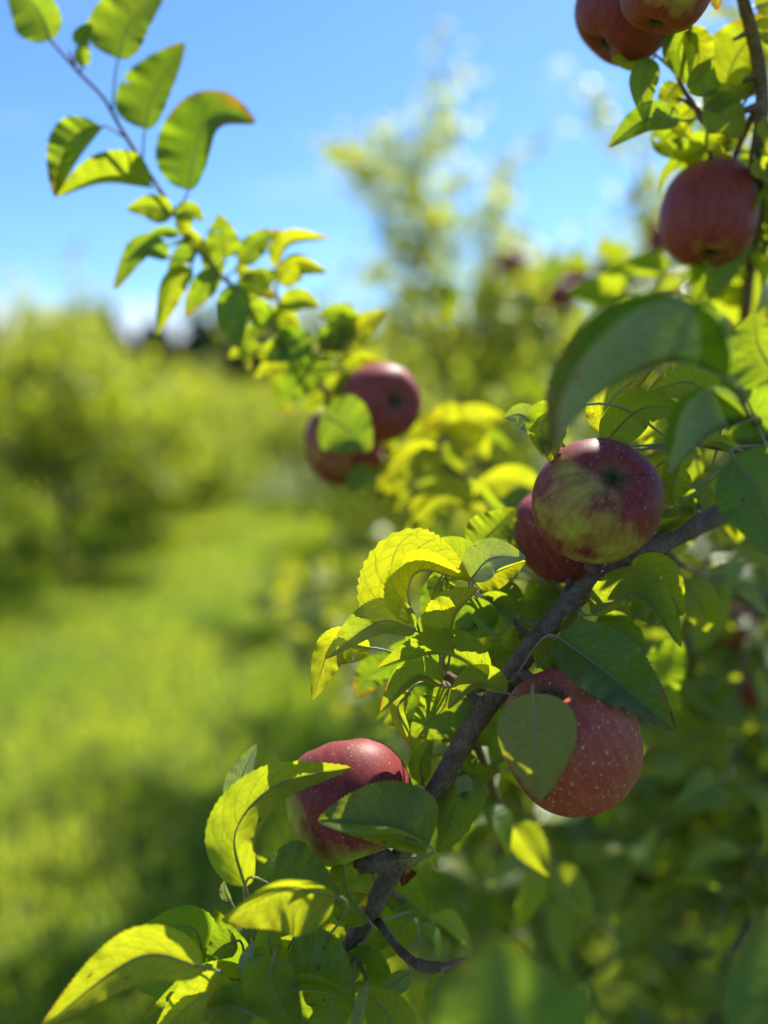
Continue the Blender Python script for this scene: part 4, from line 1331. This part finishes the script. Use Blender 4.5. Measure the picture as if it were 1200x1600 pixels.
# inner crown and low skirts of the tree, grown from the trunk
ir = np.random.RandomState(99)
targets = [(1120, 1180, 1.05), (1000, 1320, 1.15), (880, 1420, 1.3), (760, 1330, 1.5), (1150, 1480, .95), (880, 1560, 1.15), (660, 1180, 1.55), (960, 1080, 1.35),
           (1170, 1010, 1.1), (1100, 620, 1.35), (1150, 380, 1.3), (1100, 880, 1.25), (780, 1500, 1.45), (700, 1040, 1.7), (1020, 1500, 1.0), (1040, 760, 1.5), (840, 960, 1.6), (620, 1010, 1.9), (820, 640, 1.9), (520, 1080, 1.9), (455, 1010, 2.25), (600, 1190, 1.75), (545, 1130, 1.55), (470, 900, 2.4), (700, 1180, 1.3)]
limbs = []
for k, (px, py, d) in enumerate(targets):
    e = np.array(P(px, py, d))
    i = int(np.argmin(abs(trunk_pts[:, 2] - max(.35, min(1.7, e[2] - 0.1)))))
    s = trunk_pts[i]
    m_ = (s + e) / 2 + ir.normal(size=3) * 0.07 + np.array([0, 0, 0.06])
    limbs.append((catmull([s, m_, e], 12), np.linspace(.016, .004, 12)))
woods, IL = wood_and_leaves(ir, limbs, 7, 3, .034, .06, .30, .20, 0.12)
for V, F in woods:
    new_obj('limb', (np.array(V) - TO).tolist(), F, M_TRUNK, tree)
dist = np.array([(Vector(p) - CAM).length for p in IL])
keep = dist > 0.72
IL, dist = IL[keep], dist[keep]
order = np.argsort(dist)
n_in = 90
inner = [o for o in tree.children if o.name.startswith('limb')]
LIMB0 = inner[0]
for k in order[:n_in]:
    fill_leaf(tree, IL[k], ir.normal(size=3), .062 * (0.75 + 0.5 * ir.rand()), 0.15 + 0.7 * ir.rand(), 0.3 if ir.rand() < .1 else 0)
rest = order[n_in:]
fo = leaf_soup(IL[rest] - TO, .064 * (0.7 + 0.6 * ir.rand(len(rest))), 0.1 + 0.75 * ir.rand(len(rest)), 'foliage', M_INNER_SHADE, tree, seed=4)
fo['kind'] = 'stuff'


# ------------------------------------------------------------------ apples
PROFILE = [(0.0, 0.50), (0.05, 0.53), (0.13, 0.66), (0.24, 0.79), (0.38, 0.865), (0.54, 0.86), (0.72, 0.76), (0.88, 0.54), (0.975, 0.25), (1.0, 0.0), (0.975, -0.26), (0.89, -0.53),
           (0.75, -0.73), (0.58, -0.84), (0.42, -0.875), (0.29, -0.85), (0.19, -0.785), (0.10, -0.73), (0.0, -0.715)]


def apple_mesh(seed):
    r = random.Random(seed)
    n, m_ = 46, 64
    prof = catmull([(a, 0, b) for a, b in PROFILE], n)
    la, lb, lp = r.uniform(.025, .055), r.uniform(0.012, .04), r.uniform(0, 6.28)
    vs, fs = [], []
    for i in range(n):
        rr, z = max(0.0, prof[i][0]), prof[i][2]
        low = max(0.0, -z)
        for k in range(m_):
            a = 2 * math.pi * k / m_
            q = 1 + la * math.cos(a + lp) + lb * math.cos(2 * a + lp * 2) + 0.035 * low ** 2 * math.cos(5 * a + lp)
            zz = z * (1 + 0.03 * math.cos(a + lp * 3)) + 0.018 * low ** 2 * math.cos(5 * a + lp)
            vs.append((rr * q * math.cos(a), rr * q * math.sin(a), zz))
    for i in range(n - 1):
        for k in range(m_):
            a, b = i * m_ + k, i * m_ + (k + 1) % m_
            fs.append((a, a + m_, b + m_, b))
    return vs, fs


APPLE_MESH = {}
calyx_cache = []


def calyx_arrays():
    vs, fs = [], []
    for k in range(5):
        a = 2 * math.pi * k / 5 + .2
        c, s = math.cos(a), math.sin(a)
        b = len(vs)
        for (rad, h, w_) in ((0.02, -.70, .035), (0.08, -.80, .045), (0.15, -.865, .025), (0.13, -.90, .004)):
            vs += [(rad * c - w_ * s, rad * s + w_ * c, h), (rad * c * .94, rad * s * .94, h - .012), (rad * c + w_ * s, rad * s - w_ * c, h)]
        for i in range(3):
            o = b + i * 3
            fs += [(o, o + 1, o + 4, o + 3), (o + 1, o + 2, o + 5, o + 4)]
    for k in range(8):              # dry stamens in the eye
        a = 2 * math.pi * k / 8
        b = len(vs)
        c, s = math.cos(a) * .035, math.sin(a) * .035
        vs += [(c, s, -.70), (c + .008, s, -.70), (c * 1.4, s * 1.4, -.83)]
        fs.append((b, b + 1, b + 2))
    return vs, fs


def apple(px, py, diam, d, stem_dir, label, green=(0, 0, -1), green_amt=0.8, patch=(0, 0, 0), patch_amt=0.0, ripe=0.2, dots=0.7, squash=1.0, stem_to=None, spin=0.0, seed=None, group=None):
    """stem_dir, green, patch: directions seen from the lens (right, up, towards the lens)"""
    seed = seed if seed is not None else int(px * 7 + py)
    rad = diam / 2 / FPX * d
    o_vs, o_fs = apple_mesh(seed)
    root = new_obj('apple', [(x, y, z * squash) for x, y, z in o_vs], o_fs, M_SKIN)
    tag(root, label, 'apple', group)
    ax = (RIGHT * stem_dir[0] + UP * stem_dir[1] + BACK * stem_dir[2]).normalized()
    q = ax.to_track_quat('Z', 'Y') @ Quaternion((0, 0, 1), spin)
    root.rotation_mode = 'QUATERNION'
    root.rotation_quaternion = q
    root.location = P(px, py, d)
    root.scale = (rad, rad, rad)
    for nm, vec, amt in (('green_side', green, green_amt), ('green_patch', patch, patch_amt)):
        wv = RIGHT * vec[0] + UP * vec[1] + BACK * vec[2]
        if wv.length:
            wv.normalize()
        lv = (q.inverted() @ wv) * amt
        root[nm] = [lv.x, lv.y, lv.z]
    root['ripe'], root['dots'] = float(ripe), float(dots)
    # stalk: from the hollow to the wood (object space)
    iq = q.inverted()
    if stem_to is not None:
        e = iq @ (P(*stem_to) - root.location) / rad
    else:
        e = Vector((0.12, 0.05, 1.25))
    sp = catmull([(0, 0, .48 * squash), (0.01, 0, .75 * squash), tuple(Vector((0, 0, .75 * squash)).lerp(e, .55) + Vector((0, 0, .08))), tuple(e)], 12)
    V, F = tube_arrays(sp, np.interp(np.linspace(0, 1, 12), [0, .5, .85, 1], [.038, .032, .036, .055]), 8, 0.0)
    new_obj('stem', V, F, M_STEM, root)
    V, F = calyx_arrays()
    new_obj('calyx', [(x, y, z * squash) for x, y, z in V], F, M_CALYX, root, smooth=False)
    return root


apple(935, 785, 194, .475, (-.05, -.46, -.88), 'dark red apple with green streaks, its eye facing out, touching another on the branch', green=(-.1, -.75, .45), green_amt=.78,
      patch=(-.62, -.12, .75), patch_amt=.95, ripe=.05, dots=.45, stem_to=(1000, 858, .517), spin=.4, squash=1.0)
apple(884, 830, 164, .545, (.35, -.8, -.2), 'dark red apple half hidden behind the apple with its eye facing out', green=(.7, -.6, .2), green_amt=.45, ripe=.1, dots=.6, stem_to=(922, 886, .508))
apple(893, 1157, 216, .472, (-.36, .84, .25), 'large speckled red apple hanging under the branch behind a heart shaped leaf', green=(.1, -.8, .4), green_amt=.48, ripe=.62, dots=1.0, stem_to=(846, 1084, .477), squash=1.02, spin=2.0)
apple(543, 1252, 196, .502, (.25, -.86, .38), 'pink red apple with green base among the leaves low on the branch', green=(.15, -.9, .3), green_amt=1.12, patch=(-.8, -.45, .35), patch_amt=1.0, ripe=.12, dots=.35, stem_to=(562, 1346, .489), squash=.98)
apple(590, 630, 126, .712, (-.52, .02, -.80), 'sunlit red apple with its dark eye turned to the side, upper of the blurred pair', green=(-.3, -.9, .3), green_amt=.55, ripe=.35, dots=.3, stem_to=(522, 636, near('left', .79)), squash=1.0)
apple(540, 694, 132, .770, (-.15, .93, -.2), 'red and green apple behind a round dark leaf, lower of the blurred pair', green=(-.35, -.65, .6), green_amt=.62, patch=(-.75, -.5, .5), patch_amt=.8, ripe=.3, dots=.3, stem_to=(532, 646, near('left', .80)))
apple(1110, 332, 146, .592, (.05, .95, -.1), 'dull red apple hanging alone at the right edge against foliage', green=(0, -.95, .3), green_amt=.62, ripe=.2, dots=.15, stem_to=(1110, 246, near('upper', .65)), squash=1.12)
apple(983, 14, 156, .552, (.55, .75, .1), 'red apple cut by the top edge, left of the greenish one', green=(.3, -.9, .3), green_amt=.3, ripe=.2, dots=.2, stem_to=(1046, -20, near('upper', .6)))
apple(1046, -26, 142, .495, (.3, .9, .2), 'greenish apple overlapping the red one at the top edge', green=(0, -.3, .9), green_amt=1.0, patch=(.3, .3, .8), patch_amt=.9, ripe=.3, dots=.2, stem_to=(1048, -100, near('upper', .59)))
G = 'blurred apples in the trees behind'
for (px, py, di, d, lab) in ((880, 462, 52, 2.3, 'dark blurred apple just left of the big close leaf, lower of two'), (900, 430, 46, 2.4, 'dark blurred apple above the big close leaf, upper of two'),
                             (800, 412, 44, 2.6, 'dark blurred apple in the middle tree below its tall shoots'), (1034, 372, 50, 2.0, 'dark blurred apple left of the dull red one at the right edge'),
                             (1052, 1030, 64, .88, 'pinkish blurred apple right of the large dark green leaf'), (1138, 978, 66, .90, 'pale pink blurred apple under the blurred horizontal limb'),
                             (1196, 1080, 66, .88, 'dull red blurred apple at the right edge in the shade'), (962, 405, 40, 2.5, 'small dark blurred apple between the dull red one and the middle tree')):
    apple(px, py, di, d, (rng.uniform(-.3, .3), .9, rng.uniform(-.3, .3)), lab, green=(0, -1, 0), green_amt=.4, ripe=.3, dots=.2, group=G)
